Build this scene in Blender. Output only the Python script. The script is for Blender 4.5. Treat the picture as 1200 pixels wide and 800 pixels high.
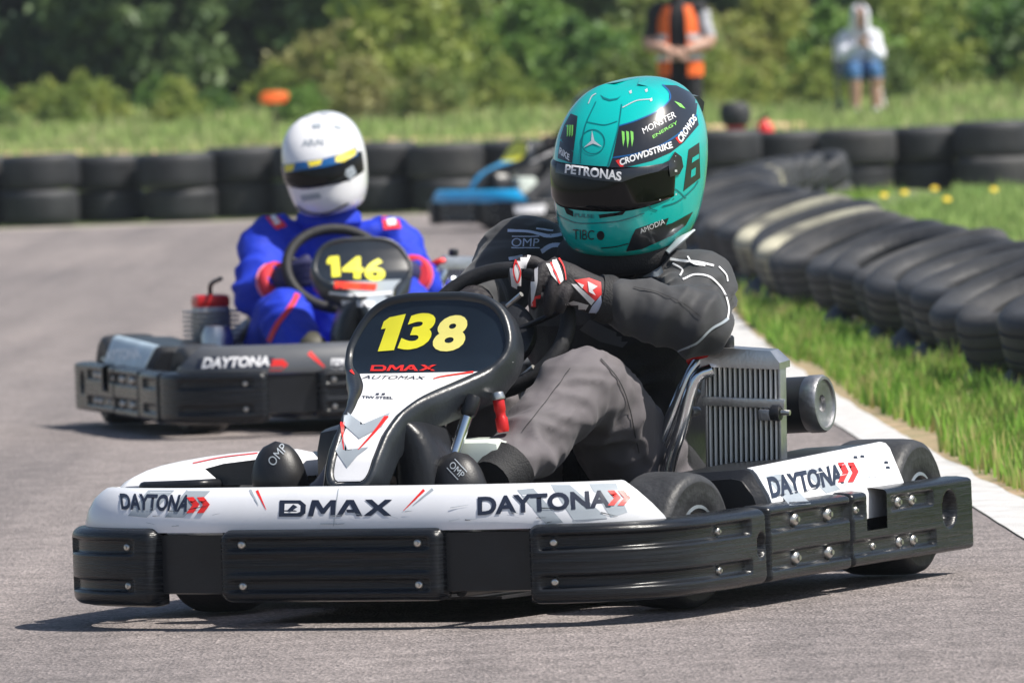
import bpy, bmesh, math, random
import numpy as np
from mathutils import Vector, Matrix, noise
from mathutils.bvhtree import BVHTree
R = math.radians
random.seed(7); rng = np.random.default_rng(11)
for o in list(bpy.data.objects): bpy.data.objects.remove(o, do_unlink=True)
sc = bpy.context.scene
col = sc.collection

# ------------------------------------------------------------------ camera
FPX, CAMH, ROLL = 10800.0, 1.18, R(2.0)
PITCH = math.atan(318 / FPX)
cd = bpy.data.cameras.new('camera'); cam = bpy.data.objects.new('camera', cd); col.objects.link(cam)
cam.matrix_world = Matrix.Translation((0, 0, CAMH)) @ Matrix.Rotation(R(90) - PITCH, 4, 'X') @ Matrix.Rotation(-ROLL, 4, 'Z')
cd.sensor_width = 36; cd.lens = FPX * 36 / 1200; cd.clip_end = 2000; cd.clip_start = .1
cd.dof.use_dof = True; cd.dof.focus_distance = 20.05; cd.dof.aperture_fstop = 11.5
sc.camera = cam
# ------------------------------------------------------------------ world, sun, exposure
SUN_EL, SUN_AZ = R(55), R(108)          # azimuth measured from +Y (view direction) towards +X (right)
w = bpy.data.worlds.new('World'); sc.world = w; w.use_nodes = True
nt = w.node_tree; bg = nt.nodes['Background']
sky = nt.nodes.new('ShaderNodeTexSky'); sky.sky_type = 'NISHITA'; sky.sun_disc = False
sky.sun_elevation = SUN_EL; sky.sun_rotation = SUN_AZ; sky.air_density = 1.0; sky.dust_density = 1.5
nt.links.new(sky.outputs[0], bg.inputs[0]); bg.inputs[1].default_value = .085
sl = bpy.data.lights.new('sun', 'SUN'); sl.energy = 5.0; sl.angle = R(.53); sl.color = (1, .95, .87)
so = bpy.data.objects.new('sun', sl); col.objects.link(so)
sd = Vector((math.sin(SUN_AZ) * math.cos(SUN_EL), math.cos(SUN_AZ) * math.cos(SUN_EL), math.sin(SUN_EL)))
so.rotation_euler = sd.to_track_quat('Z', 'Y').to_euler(); so.location = sd * 60
vs = sc.view_settings; vs.view_transform = 'Standard'; vs.look = 'None'; vs.exposure = .42; vs.gamma = 1; vs.use_curve_mapping = False
sc.render.engine = 'CYCLES'

# ------------------------------------------------------------------ helpers
def pray(px, py):
    dx, dy = px - 600, py - 400
    c, s = math.cos(ROLL), math.sin(ROLL)
    a, b = dx * c - dy * s, dy * c + dx * s
    c, s = math.cos(PITCH), math.sin(PITCH)
    return Vector((a, FPX * c - b * s, -FPX * s - b * c)) / FPX
CAM = Vector((0, 0, CAMH))
def ground(px, py, z=0.):
    r = pray(px, py); return CAM + r * ((z - CAMH) / r.z)
class Frame:
    """local frame: x to the thing's left, y to its back, z up"""
    def __init__(s, o, deg):
        s.M = Matrix.Translation(o) @ Matrix.Rotation(-R(deg), 4, 'Z'); s.I = s.M.inverted(); s.deg = deg
        s.c = s.I @ CAM
    def d(s, px, py): return s.I.to_3x3() @ pray(px, py)
    def at(s, px, py, y):
        d = s.d(px, py); return s.c + d * ((y - s.c.y) / d.y)
    def atx(s, px, py, x):
        d = s.d(px, py); return s.c + d * ((x - s.c.x) / d.x)

MATS = {}
def mat(name, c, rough=.5, metal=0., var=.12, vscale=6., bump=0., bscale=60., coat=0., c2=None, stretch=(1, 1, 1), spec=.5, trans=0., sheen=0., emit=None):
    if name in MATS: return MATS[name]
    m = bpy.data.materials.new(name); m.use_nodes = True; MATS[name] = m
    n = m.node_tree.nodes; l = m.node_tree.links; p = n['Principled BSDF']
    p.inputs['Roughness'].default_value = rough; p.inputs['Metallic'].default_value = metal
    p.inputs['Coat Weight'].default_value = coat; p.inputs['Coat Roughness'].default_value = .06
    p.inputs['Specular IOR Level'].default_value = spec; p.inputs['Transmission Weight'].default_value = trans
    p.inputs['Sheen Weight'].default_value = sheen
    tc = n.new('ShaderNodeTexCoord'); mp = n.new('ShaderNodeMapping'); mp.inputs['Scale'].default_value = stretch
    l.new(tc.outputs['Object'], mp.inputs[0])
    nz = n.new('ShaderNodeTexNoise'); nz.inputs['Scale'].default_value = vscale; nz.inputs['Detail'].default_value = 6
    l.new(mp.outputs[0], nz.inputs['Vector'])
    rp = n.new('ShaderNodeValToRGB'); l.new(nz.outputs['Fac'], rp.inputs[0])
    a = c2 if c2 else tuple(max(0, x * (1 - var)) for x in c)
    b = c if c2 else tuple(min(1, x * (1 + var)) for x in c)
    rp.color_ramp.elements[0].position = .35; rp.color_ramp.elements[1].position = .65
    rp.color_ramp.elements[0].color = (*a, 1); rp.color_ramp.elements[1].color = (*b, 1)
    l.new(rp.outputs[0], p.inputs['Base Color'])
    mr = n.new('ShaderNodeMapRange'); l.new(nz.outputs['Fac'], mr.inputs[0])
    mr.inputs[3].default_value = rough * .8; mr.inputs[4].default_value = min(1, rough * 1.2); l.new(mr.outputs[0], p.inputs['Roughness'])
    if bump:
        nb = n.new('ShaderNodeTexNoise'); nb.inputs['Scale'].default_value = bscale; nb.inputs['Detail'].default_value = 5
        l.new(mp.outputs[0], nb.inputs['Vector'])
        bp = n.new('ShaderNodeBump'); bp.inputs['Strength'].default_value = bump; bp.inputs['Distance'].default_value = .01
        l.new(nb.outputs['Fac'], bp.inputs['Height']); l.new(bp.outputs[0], p.inputs['Normal'])
    return m

REG = {}
def mk(name, v, f, m, parent=None, smooth=True, sharp=40, reg=None, kind=None):
    v = [tuple(x) for x in v]
    me = bpy.data.meshes.new(name); me.from_pydata(v, [], [tuple(int(i) for i in q) for q in f]); me.update()
    if smooth:
        me.polygons.foreach_set('use_smooth', [True] * len(me.polygons))
        if sharp: me.set_sharp_from_angle(angle=R(sharp))
    if m: me.materials.append(m)
    o = bpy.data.objects.new(name, me); col.objects.link(o)
    if parent: o.parent = parent
    if kind: o['kind'] = kind
    if reg: REG.setdefault(reg, []).append((v, [tuple(int(i) for i in q) for q in f]))
    return o
def inst(name, me, parent=None, M=None):
    o = bpy.data.objects.new(name, me); col.objects.link(o)
    if parent: o.parent = parent
    if M is not None: o.matrix_local = M
    return o
def root(name, label, cat, M=None, group=None):
    o = bpy.data.objects.new(name, None); col.objects.link(o); o.empty_display_size = .1
    if M is not None: o.matrix_world = M
    return tag(o, label, cat, group)
def tag(o, label, cat, group=None):
    o['label'] = label; o['category'] = cat
    if group: o['group'] = group
    return o
def bvh(*keys):
    V, F = [], []
    for k in keys:
        for v, f in REG[k]:
            n = len(V); V += v; F += [tuple(i + n for i in q) for q in f]
    return BVHTree.FromPolygons(V, F)
class G:
    """collects verts and faces"""
    def __init__(s): s.v = []; s.f = []
    def add(s, v, f):
        n = len(s.v); s.v += [Vector(x) for x in v]; s.f += [tuple(i + n for i in q) for q in f]; return s
    def loft(s, rings, cap=True, close=True):
        n = len(s.v); k = len(rings[0])
        for r in rings: s.v += [Vector(x) for x in r]
        for i in range(len(rings) - 1):
            for j in range(k if close else k - 1):
                a = n + i * k + j; b = n + i * k + (j + 1) % k
                s.f.append((a, b, b + k, a + k))
        if cap:
            s.f.append(tuple(n + j for j in reversed(range(k)))); e = n + (len(rings) - 1) * k; s.f.append(tuple(e + j for j in range(k)))
        return s
    def tube(s, path, r, n=10, sm=6, cap=True, flat=1., up=None):
        P, Q = smooth_path(path, r, sm)
        rings = []; prev = None
        for i, p in enumerate(P):
            t = (P[min(i + 1, len(P) - 1)] - P[max(i - 1, 0)]).normalized()
            if prev is None:
                u = Vector(up) if up else (Vector((0, 0, 1)) if abs(t.z) < .9 else Vector((1, 0, 0)))
            else: u = prev
            u = (u - t * u.dot(t)).normalized(); prev = u; w_ = t.cross(u)
            rings.append([p + (u * math.cos(a) * flat + w_ * math.sin(a)) * Q[i] for a in [2 * math.pi * j / n for j in range(n)]])
        return s.loft(rings, cap)
    def lathe(s, prof, o=(0, 0, 0), ax=(0, 0, 1), n=32, cap=False):
        ax = Vector(ax).normalized(); u = ax.orthogonal().normalized(); w_ = ax.cross(u); o = Vector(o)
        rings = [[o + ax * h + (u * math.cos(2 * math.pi * j / n) + w_ * math.sin(2 * math.pi * j / n)) * r for j in range(n)] for r, h in prof]
        return s.loft(rings, cap)
    def box(s, c, d, bev=.006, M=None):
        b = bmesh.new(); bmesh.ops.create_cube(b, size=1, matrix=Matrix.Diagonal((*d, 1)))
        if bev: bmesh.ops.bevel(b, geom=b.edges[:], offset=bev, segments=2, affect='EDGES', profile=.6)
        T = Matrix.Translation(c) @ (M.to_4x4() if M else Matrix())
        b.verts.index_update()
        s.add([T @ x.co for x in b.verts], [tuple(x.index for x in q.verts) for q in b.faces]); b.free(); return s
    def build(s, name, m, parent=None, **k): return mk(name, s.v, s.f, m, parent, **k)
def smooth_path(path, r, sm):
    P = [Vector(p) for p in path]; Q = list(r) if hasattr(r, '__len__') else [r] * len(P)
    if sm <= 1 or len(P) < 3: return P, Q
    E = [2 * P[0] - P[1]] + P + [2 * P[-1] - P[-2]]; q = [Q[0]] + Q + [Q[-1]]; o = []; oq = []
    for i in range(1, len(E) - 2):
        for j in range(sm):
            t = j / sm; a, b, c, d = E[i - 1:i + 3]
            o.append(.5 * ((2 * b) + (c - a) * t + (2 * a - 5 * b + 4 * c - d) * t * t + (3 * b - a - 3 * c + d) * t ** 3))
            oq.append(q[i] + (q[i + 1] - q[i]) * (t * t * (3 - 2 * t)))
    return o + [E[-2]], oq + [Q[-1]]
def interp(x, xs, ys): return float(np.interp(x, xs, ys))

# flat shapes (letters, polygons) laid on a surface: 2-D outline -> rays -> surface + a hair
def text2d(s, bold=.02, shear=0., squeeze=1.):
    if 'M' in s: bold = 0.
    cu = bpy.data.curves.new('t', 'FONT'); cu.body = s; cu.offset = bold; cu.shear = shear; cu.resolution_u = 4; cu.space_character = squeeze
    ob = bpy.data.objects.new('t', cu); col.objects.link(ob)
    dg = bpy.context.evaluated_depsgraph_get(); me = bpy.data.meshes.new_from_object(ob.evaluated_get(dg))
    v = [(a.co.x, a.co.y) for a in me.vertices]; f = [tuple(p.vertices) for p in me.polygons]
    bpy.data.objects.remove(ob); bpy.data.curves.remove(cu); bpy.data.meshes.remove(me)
    xs = [a for a, _ in v]; ys = [b for _, b in v]
    x0, x1, y0, y1 = min(xs), max(xs), min(ys), max(ys)
    return [((a - x0) / (x1 - x0), (b - y0) / (y1 - y0)) for a, b in v], f
def grid(v, f, nx, ny):
    b = bmesh.new(); vv = [b.verts.new((x, y, 0)) for x, y in v]
    for q in f:
        try: b.faces.new([vv[i] for i in q])
        except ValueError: pass
    xs = [p[0] for p in v]; ys = [p[1] for p in v]
    x0, x1, y0, y1 = min(xs), max(xs), min(ys), max(ys)
    for k in range(1, nx):
        bmesh.ops.bisect_plane(b, geom=b.verts[:] + b.edges[:] + b.faces[:], plane_co=(x0 + (x1 - x0) * k / nx, 0, 0), plane_no=(1, 0, 0), dist=1e-6)
    for k in range(1, ny):
        bmesh.ops.bisect_plane(b, geom=b.verts[:] + b.edges[:] + b.faces[:], plane_co=(0, y0 + (y1 - y0) * k / ny, 0), plane_no=(0, 1, 0), dist=1e-6)
    b.verts.index_update()
    r = [(x.co.x, x.co.y) for x in b.verts], [tuple(x.index for x in q.verts) for q in b.faces]
    b.free(); return r
def lay(name, K, pts, faces, tree, m, parent, off=.0018, jump=.09):
    v3 = []
    for px, py in pts:
        d = K.d(px, py).normalized(); h, nrm, _, _ = tree.ray_cast(K.c, d)
        if h is None: v3.append(None); continue
        if nrm.dot(d) > 0: nrm = -nrm
        v3.append(h + nrm * (off if name in ('glove_panel', 'glove_stripe', 'patch', 'piping', 'epaulette') else off * .5))
    F = []
    for q in faces:
        if any(v3[i] is None for i in q): continue
        if max((v3[q[i]] - v3[q[i - 1]]).length for i in range(len(q))) > jump: continue
        F.append(q)
    if not F: print('EMPTY DECAL', name, pts[0]); return None
    used = sorted({i for q in F for i in q}); mp = {a: i for i, a in enumerate(used)}
    V = [v3[i] for i in used]; F = [tuple(mp[i] for i in q) for q in F]
    # face the camera
    G_ = []
    for q in F:
        nrm = (V[q[1]] - V[q[0]]).cross(V[q[2]] - V[q[0]])
        G_.append(q if nrm.dot(V[q[0]] - K.c) < 0 else q[::-1])
    return mk(name, V, G_, m, parent, sharp=None)
def text_px(s, quad, K, tree, m, parent, bold=.03, shear=0., nx=None, ny=3, name='lettering', off=.0034, squeeze=1.):
    v, f = text2d(s, bold, shear, squeeze); v, f = grid(v, f, nx or max(4, len(s) * 2), ny)
    TL, TR, BR, BL = quad
    def mp(u, t): return tuple((BL[i] * (1 - u) + BR[i] * u) * (1 - t) + (TL[i] * (1 - u) + TR[i] * u) * t for i in (0, 1))
    return lay(name, K, [mp(*p) for p in v], f, tree, m, parent, off)
def patch_px(poly, K, tree, m, parent, cell=5, name='sticker', off=.0014, smooth=False):
    if smooth:
        P, _ = smooth_path([(x, y, 0) for x, y in poly + poly[:1]], 0, 4); poly = [(p.x, p.y) for p in P[:-1]]
    xs = [p[0] for p in poly]; ys = [p[1] for p in poly]
    v, f = grid(poly, [tuple(range(len(poly)))], max(2, int((max(xs) - min(xs)) / cell)), max(2, int((max(ys) - min(ys)) / cell)))
    return lay(name, K, v, f, tree, m, parent, off)
def line_px(pts, wid, K, tree, m, parent, name='piping', off=.0016, sm=5):
    P, _ = smooth_path([(x, y, 0) for x, y in pts], 0, sm) if len(pts) > 2 else ([Vector((*p, 0)).lerp(Vector((*pts[1], 0)), 0) for p in pts], 0)
    if len(pts) == 2:
        a, b = Vector((*pts[0], 0)), Vector((*pts[1], 0)); P = [a.lerp(b, i / 6) for i in range(7)]
    wd = wid if hasattr(wid, '__len__') else (wid, wid)
    v = []; f = []
    for i, p in enumerate(P):
        t = (P[min(i + 1, len(P) - 1)] - P[max(0, i - 1)]).normalized(); n = Vector((-t.y, t.x, 0))
        ww = (wd[0] + (wd[1] - wd[0]) * i / (len(P) - 1)) / 2
        v += [tuple((p + n * ww)[:2]), tuple((p - n * ww)[:2])]
        if i: f.append((2 * i - 2, 2 * i - 1, 2 * i + 1, 2 * i))
    return lay(name, K, v, f, tree, m, parent, off)
# ------------------------------------------------------------------ ground, track, verge
def struct(o): o['kind'] = 'structure'; return o
def asphalt_mat():
    m = bpy.data.materials.new('asphalt'); m.use_nodes = True; n = m.node_tree.nodes; l = m.node_tree.links; p = n['Principled BSDF']
    tc = n.new('ShaderNodeTexCoord')
    def nz(s, d=4, st=None):
        a = n.new('ShaderNodeTexNoise'); a.inputs['Scale'].default_value = s; a.inputs['Detail'].default_value = d
        if st:
            mp = n.new('ShaderNodeMapping'); mp.inputs['Scale'].default_value = st; l.new(tc.outputs['Object'], mp.inputs[0]); l.new(mp.outputs[0], a.inputs['Vector'])
        else: l.new(tc.outputs['Object'], a.inputs['Vector'])
        return a
    def ramp(a, e):
        r = n.new('ShaderNodeValToRGB'); l.new(a, r.inputs[0]); r.color_ramp.elements[0].position = e[0][0]; r.color_ramp.elements[0].color = (*e[0][1], 1)
        r.color_ramp.elements[1].position = e[1][0]; r.color_ramp.elements[1].color = (*e[1][1], 1); return r
    vo = n.new('ShaderNodeTexVoronoi'); vo.inputs['Scale'].default_value = 130; l.new(tc.outputs['Object'], vo.inputs['Vector'])
    stones = ramp(vo.outputs['Color'], [(.2, (.15, .136, .132)), (.9, (.375, .335, .322))])
    fine = nz(45, 3); big = nz(.5, 5, (1, .25, 1)); mid = nz(7, 6)
    mx = n.new('ShaderNodeMix'); mx.data_type = 'RGBA'; mx.blend_type = 'MULTIPLY'; mx.inputs[0].default_value = 1
    l.new(stones.outputs[0], mx.inputs[6]); l.new(ramp(big.outputs['Fac'], [(.3, (.78, .77, .78)), (.7, (1.08, 1.05, 1.04))]).outputs[0], mx.inputs[7])
    m2 = n.new('ShaderNodeMix'); m2.data_type = 'RGBA'; m2.blend_type = 'MULTIPLY'; m2.inputs[0].default_value = 1
    l.new(mx.outputs[2], m2.inputs[6]); l.new(ramp(mid.outputs['Fac'], [(.35, (.8, .8, .8)), (.65, (1.1, 1.1, 1.1))]).outputs[0], m2.inputs[7])
    st = nz(1.0, 5, (2.6, .05, 1)); m3 = n.new('ShaderNodeMix'); m3.data_type = 'RGBA'; m3.blend_type = 'MULTIPLY'; m3.inputs[0].default_value = 1
    l.new(m2.outputs[2], m3.inputs[6]); l.new(ramp(st.outputs['Fac'], [(.36, (.84, .835, .84)), (.58, (1.10, 1.085, 1.075))]).outputs[0], m3.inputs[7])
    l.new(m3.outputs[2], p.inputs['Base Color']); p.inputs['Roughness'].default_value = .82
    bp = n.new('ShaderNodeBump'); bp.inputs['Strength'].default_value = .9; bp.inputs['Distance'].default_value = .006
    l.new(vo.outputs['Distance'], bp.inputs['Height']); b2 = n.new('ShaderNodeBump'); b2.inputs['Strength'].default_value = .5; b2.inputs['Distance'].default_value = .012
    l.new(fine.outputs['Fac'], b2.inputs['Height']); l.new(bp.outputs[0], b2.inputs['Normal']); l.new(b2.outputs[0], p.inputs['Normal'])
    return m
M_ASPH = asphalt_mat()
M_SOIL = mat('verge_soil', (.42, .30, .19), .95, var=.25, vscale=7, bump=.9, bscale=40, c2=(.22, .20, .10))
M_GRND = mat('meadow', (.085, .15, .035), .95, var=.3, vscale=1.4, bump=.5, bscale=20, c2=(.15, .17, .06))
M_LINE = mat('line_paint', (.62, .61, .60), .8, var=.1, vscale=11, bump=.5, bscale=160, c2=(.46, .45, .44))
EDGE_Y = [-20, 0, 10, 18, 24, 28, 32, 36, 41, 50, 60, 68, 73, 76.5]
EDGE_X = [2.1, 1.72, 1.5, 1.32, 1.19, 1.08, .995, .935, .90, .93, 1.05, 1.4, 2.2, 3.6]
_EP, _ = smooth_path([(a, b, 0) for a, b in zip(EDGE_X, EDGE_Y)], 0, 10)
def ex(y): return interp(y, [p.y for p in _EP], [p.x for p in _EP])
def strip(name, f0, f1, ys, z, m):
    v = []; f = []
    for i, y in enumerate(ys):
        v += [(f0(y), y, z), (f1(y), y, z)]
        if i: f.append((2 * i - 2, 2 * i - 1, 2 * i + 1, 2 * i))
    return struct(mk(name, v, f, m, smooth=False))
ys = list(np.linspace(-20, 76.5, 160))
g = G(); NX, NY = 60, 60
for j in range(NY + 1):
    for i in range(NX + 1):
        x = -300 + 600 * i / NX; y = -100 + 600 * j / NY
        g.v.append(Vector((x, y, -.012)))
for j in range(NY):
    for i in range(NX):
        a = j * (NX + 1) + i; g.f.append((a, a + 1, a + NX + 2, a + NX + 1))
struct(g.build('ground', M_GRND))
strip('track', lambda y: -45, ex, ys, -.004, M_ASPH)
v = [(-45, 76.4, -.0045), (30, 76.4, -.0045), (30, 77.5, -.0045), (-45, 77.5, -.0045)]
struct(mk('track_shoulder', v, [(0, 1, 2, 3)], mat('dusty_asphalt', (.36, .32, .27), .95, var=.2, vscale=5, bump=.6, bscale=50)))
lw = [.145 + .012 * math.sin(i * 1.7) + .008 * math.sin(i * .53) for i in range(len(ys))]
strip('edge_line', lambda y: ex(y) + .008 * noise.noise(Vector((y * 2, 0, 0))), lambda y: ex(y) + .15 + .02 * noise.noise(Vector((y * 1.5, 5, 0))), list(np.linspace(-20, 74, 500)), .0, M_LINE)
strip('verge_soil', lambda y: ex(y) + .1, lambda y: ex(y) + .36 + .06 * math.sin(y * 1.3), list(np.linspace(-20, 74, 300)), -.003, M_SOIL)
# bank behind the tyre wall
g = G()
yb = [79.4, 80.2, 81.2, 82.5, 90, 96, 101, 104, 108, 112, 118, 130, 160, 200]; zb = [-.02, .12, .27, .33, .36, .38, .42, .48, .60, .72, .86, 1.0, 1.1, 1.2]
xb = list(np.linspace(-70, 70, 60))
def bank_z(x, y): return interp(y, yb, zb) + (.05 * noise.noise(Vector((x * .4, y * .4, 0))) if y > 80 else 0)
for y in yb:
    for x in xb: g.v.append(Vector((x, y, bank_z(x, y))))
for j in range(len(yb) - 1):
    for i in range(len(xb) - 1):
        a = j * len(xb) + i; g.f.append((a, a + 1, a + 1 + len(xb), a + len(xb)))
struct(g.build('bank', M_GRND, sharp=None))

# ------------------------------------------------------------------ grass (uncountable)
def leafmat(name, cols, trans=.35, rough=.55, scale=2.0):
    m = bpy.data.materials.new(name); m.use_nodes = True; n = m.node_tree.nodes; l = m.node_tree.links; p = n['Principled BSDF']
    tc = n.new('ShaderNodeTexCoord'); nz = n.new('ShaderNodeTexNoise'); nz.inputs['Scale'].default_value = scale; nz.inputs['Detail'].default_value = 5; nz.inputs['Roughness'].default_value = .7
    l.new(tc.outputs['Object'], nz.inputs['Vector'])
    oi = n.new('ShaderNodeObjectInfo'); ad = n.new('ShaderNodeMath'); ad.operation = 'MULTIPLY_ADD'; ad.inputs[1].default_value = .3; 
    l.new(oi.outputs['Random'], ad.inputs[0]); l.new(nz.outputs['Fac'], ad.inputs[2])
    sb = n.new('ShaderNodeMath'); sb.operation = 'SUBTRACT'; sb.inputs[1].default_value = .15; l.new(ad.outputs[0], sb.inputs[0])
    r = n.new('ShaderNodeValToRGB'); l.new(sb.outputs[0], r.inputs[0]); e = r.color_ramp.elements
    while len(e) < len(cols): e.new(.5)
    for i, c in enumerate(cols): e[i].position = .3 + .4 * i / (len(cols) - 1); e[i].color = (*c, 1)
    l.new(r.outputs[0], p.inputs['Base Color']); p.inputs['Roughness'].default_value = rough
    tl = n.new('ShaderNodeBsdfTranslucent'); l.new(r.outputs[0], tl.inputs[0]); mx = n.new('ShaderNodeMixShader'); mx.inputs[0].default_value = trans
    l.new(p.outputs[0], mx.inputs[1]); l.new(tl.outputs[0], mx.inputs[2]); l.new(mx.outputs[0], n['Material Output'].inputs[0])
    return m
M_GRASS = leafmat('grass', [(.07, .20, .02), (.15, .34, .035), (.24, .42, .06), (.46, .42, .16)], scale=7)
M_MEAD = leafmat('dry_grass', [(.22, .36, .09), (.30, .44, .12), (.38, .48, .16), (.52, .48, .26)], scale=1.2)
def blades(name, pts, hmin, hmax, wid, m, lean=.35):
    n = len(pts); P = np.array(pts); h = rng.uniform(hmin, hmax, n) * np.array([.75 + .9 * abs(noise.noise(Vector((p[0] * 3.5, p[1] * 1.6, 1)))) for p in pts]); a = rng.uniform(0, 2 * np.pi, n); b = rng.uniform(0, 2 * np.pi, n); k = rng.uniform(.05, lean, n) * h
    ww = wid * rng.uniform(.6, 1.3, n)
    sx, sy = np.cos(a) * ww, np.sin(a) * ww; lx, ly = np.cos(b) * k, np.sin(b) * k
    Z = np.zeros(n)
    v = np.stack([P + np.stack([sx, sy, Z], 1), P - np.stack([sx, sy, Z], 1),
                  P + np.stack([lx * .35 - sx * .8, ly * .35 - sy * .8, h * .55], 1), P + np.stack([lx * .35 + sx * .8, ly * .35 + sy * .8, h * .55], 1),
                  P + np.stack([lx, ly, h], 1)], 1).reshape(-1, 3)
    i = np.arange(n) * 5
    q = np.stack([i, i + 1, i + 2, i + 3], 1); t = np.stack([i + 3, i + 2, i + 4], 1)
    me = bpy.data.meshes.new(name); me.vertices.add(len(v)); me.vertices.foreach_set('co', v.ravel())
    me.loops.add(7 * n); me.polygons.add(2 * n)
    li = np.concatenate([q.ravel(), t.ravel()]); me.loops.foreach_set('vertex_index', li)
    st = np.concatenate([np.arange(n) * 4, 4 * n + np.arange(n) * 3]); me.polygons.foreach_set('loop_start', st)
    me.update(calc_edges=True); me.validate(); me.materials.append(m)
    o = bpy.data.objects.new(name, me); col.objects.link(o); o['kind'] = 'stuff'; return o
RYg = [25, 31.8, 39.6, 49.5, 56, 62, 68, 74]; RXg = [2.14, 1.93, 1.68, 1.48, 1.42, 1.55, 1.95, 2.75]
pts = []
while len(pts) < 95000:                                   # verge by the tyre row
    y = random.uniform(18, 72) if random.random() < .3 else random.uniform(19, 44); u = random.random(); x = ex(y) + .17 + u * 1.0
    if noise.noise(Vector((x * 5, y * .45, 3))) * 1.2 + random.uniform(-.5, .5) + u * 5.5 < .5: continue
    pts.append((x, y, -.012 + max(0, (x - interp(y, RYg, RXg) + .3) * .12)))
tag(blades('verge_grass', pts, .03, .14, .006, M_GRASS), 'lush green grass on the verge below the leaning tyre row', 'grass')
pts = []
while len(pts) < 50000:                                   # beyond the row, in front of the wall
    y = random.uniform(24, 77); x = ex(min(y, 74)) + 1.2 + random.random() ** 1.5 * 9
    pts.append((x, y, -.012))
tag(blades('meadow_grass', pts, .05, .16, .012, M_MEAD), 'pale green meadow grass behind the leaning tyre row', 'grass')
pts = []
while len(pts) < 125000:                                   # bank behind the wall
    y = 79.6 + random.random() ** 1.1 * 33; x = random.uniform(-19, 19)
    if 94.5 < y < 99 and -6.5 < x < 3 and random.random() < .9: continue
    pts.append((x, y, bank_z(x, y) - .01))
tag(blades('bank_grass', pts, .06, .2, .02, M_MEAD), 'light green rough grass on the bank behind the tyre wall', 'grass')
g = G(); xs_ = list(np.linspace(-7, 3.2, 40))
g.loft([[(x, y, bank_z(x, y) + .035 + .006 * j) for x in xs_] for j, y in enumerate(np.linspace(94.8, 99, 8))], cap=False, close=False); struct(g.build('dirt_path', mat('sandy_path', (.62, .42, .24), .95, var=.2, vscale=2, bump=.5, bscale=20), sharp=None))

# ------------------------------------------------------------------ barrier tyres
M_TYRE = mat('old_tyre_rubber', (.040, .042, .046), .62, var=.3, vscale=5, bump=.4, bscale=30, c2=(.022, .023, .026))
M_TYRED = mat('dusty_tyre_rubber', (.065, .064, .064), .75, var=.3, vscale=4, bump=.4, bscale=30, c2=(.03, .031, .034))
def tyre_mesh(name, Ro, Wd, m, tread=True, n=44):
    h = Wd / 2; ri = Ro * .60
    prof = [(ri, -h * .62), (ri * 1.05, -h * .78), (Ro * .80, -h), (Ro * .90, -h * .98), (Ro * .965, -h * .84), (Ro * .99, -h * .70)]
    for gp_ in (-.42, 0, .42):
        prof += [(Ro, (gp_ - .12) * h), (Ro, (gp_ - .06) * h), (Ro * .972, (gp_ - .05) * h), (Ro * .972, (gp_ + .05) * h), (Ro, (gp_ + .06) * h), (Ro, (gp_ + .12) * h)]
    prof += [(Ro * .99, h * .70), (Ro * .965, h * .84), (Ro * .90, h * .98), (Ro * .80, h), (ri * 1.05, h * .78), (ri, h * .62), (ri * 1.02, h * .4), (Ro * .92, h * .3), (Ro * .92, -h * .3), (ri * 1.02, -h * .4), (ri, -h * .62)]
    g = G().lathe(prof, n=n)
    me_o = g.build(name, m); me = me_o.data; bpy.data.objects.remove(me_o); return me
TY = [tyre_mesh('barrier_tyre', .335, .30, M_TYRE), tyre_mesh('barrier_tyre', .33, .30, M_TYRED), tyre_mesh('barrier_tyre', .315, .27, M_TYRE)]
TYS = [tyre_mesh('row_tyre', .335, .215, M_TYRE), tyre_mesh('row_tyre', .33, .21, M_TYRED), tyre_mesh('row_tyre', .32, .205, M_TYRE), tyre_mesh('row_tyre', .33, .21, mat('painted_tyre', (.42, .40, .30), .75, vscale=3.5, bump=.4, bscale=30, c2=(.03, .031, .034)))]
random.seed(21)
def wall_y(x): return 78.3 + .03 * x * x * (x < 0) * .12
x = -13.3; k = 0
while x < 12.5:
    yy = wall_y(x) + random.uniform(-.03, .03) + (k % 2) * .37; n = 2
    lift = 0
    for i in range(n):
        me = TY[random.choice([0, 0, 1, 2])]; hgt = .30 if me != TY[2] else .27
        o = inst('stacked_tyre', me, None, Matrix.Translation((x + random.uniform(-.025, .025), yy + random.uniform(-.03, .03), lift + hgt / 2 + .001)) @ Matrix.Rotation(random.uniform(0, 6), 4, 'Z') @ Matrix.Rotation(R(random.uniform(-1.3, 1.3)) * i, 4, 'X'))
        lift += hgt + .003
        tag(o, {0: 'black tyre', 1: 'dusty grey tyre', 2: 'narrow black tyre'}[TY.index(me)] + [' lying on the ground in the two-high wall along the track', ' lying on top in the two-high wall along the track'][i], 'tyre', ['bottom tyres of the two-high wall', 'top tyres of the two-high wall'][i])
    x += random.uniform(.56, .60); k += 1
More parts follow.
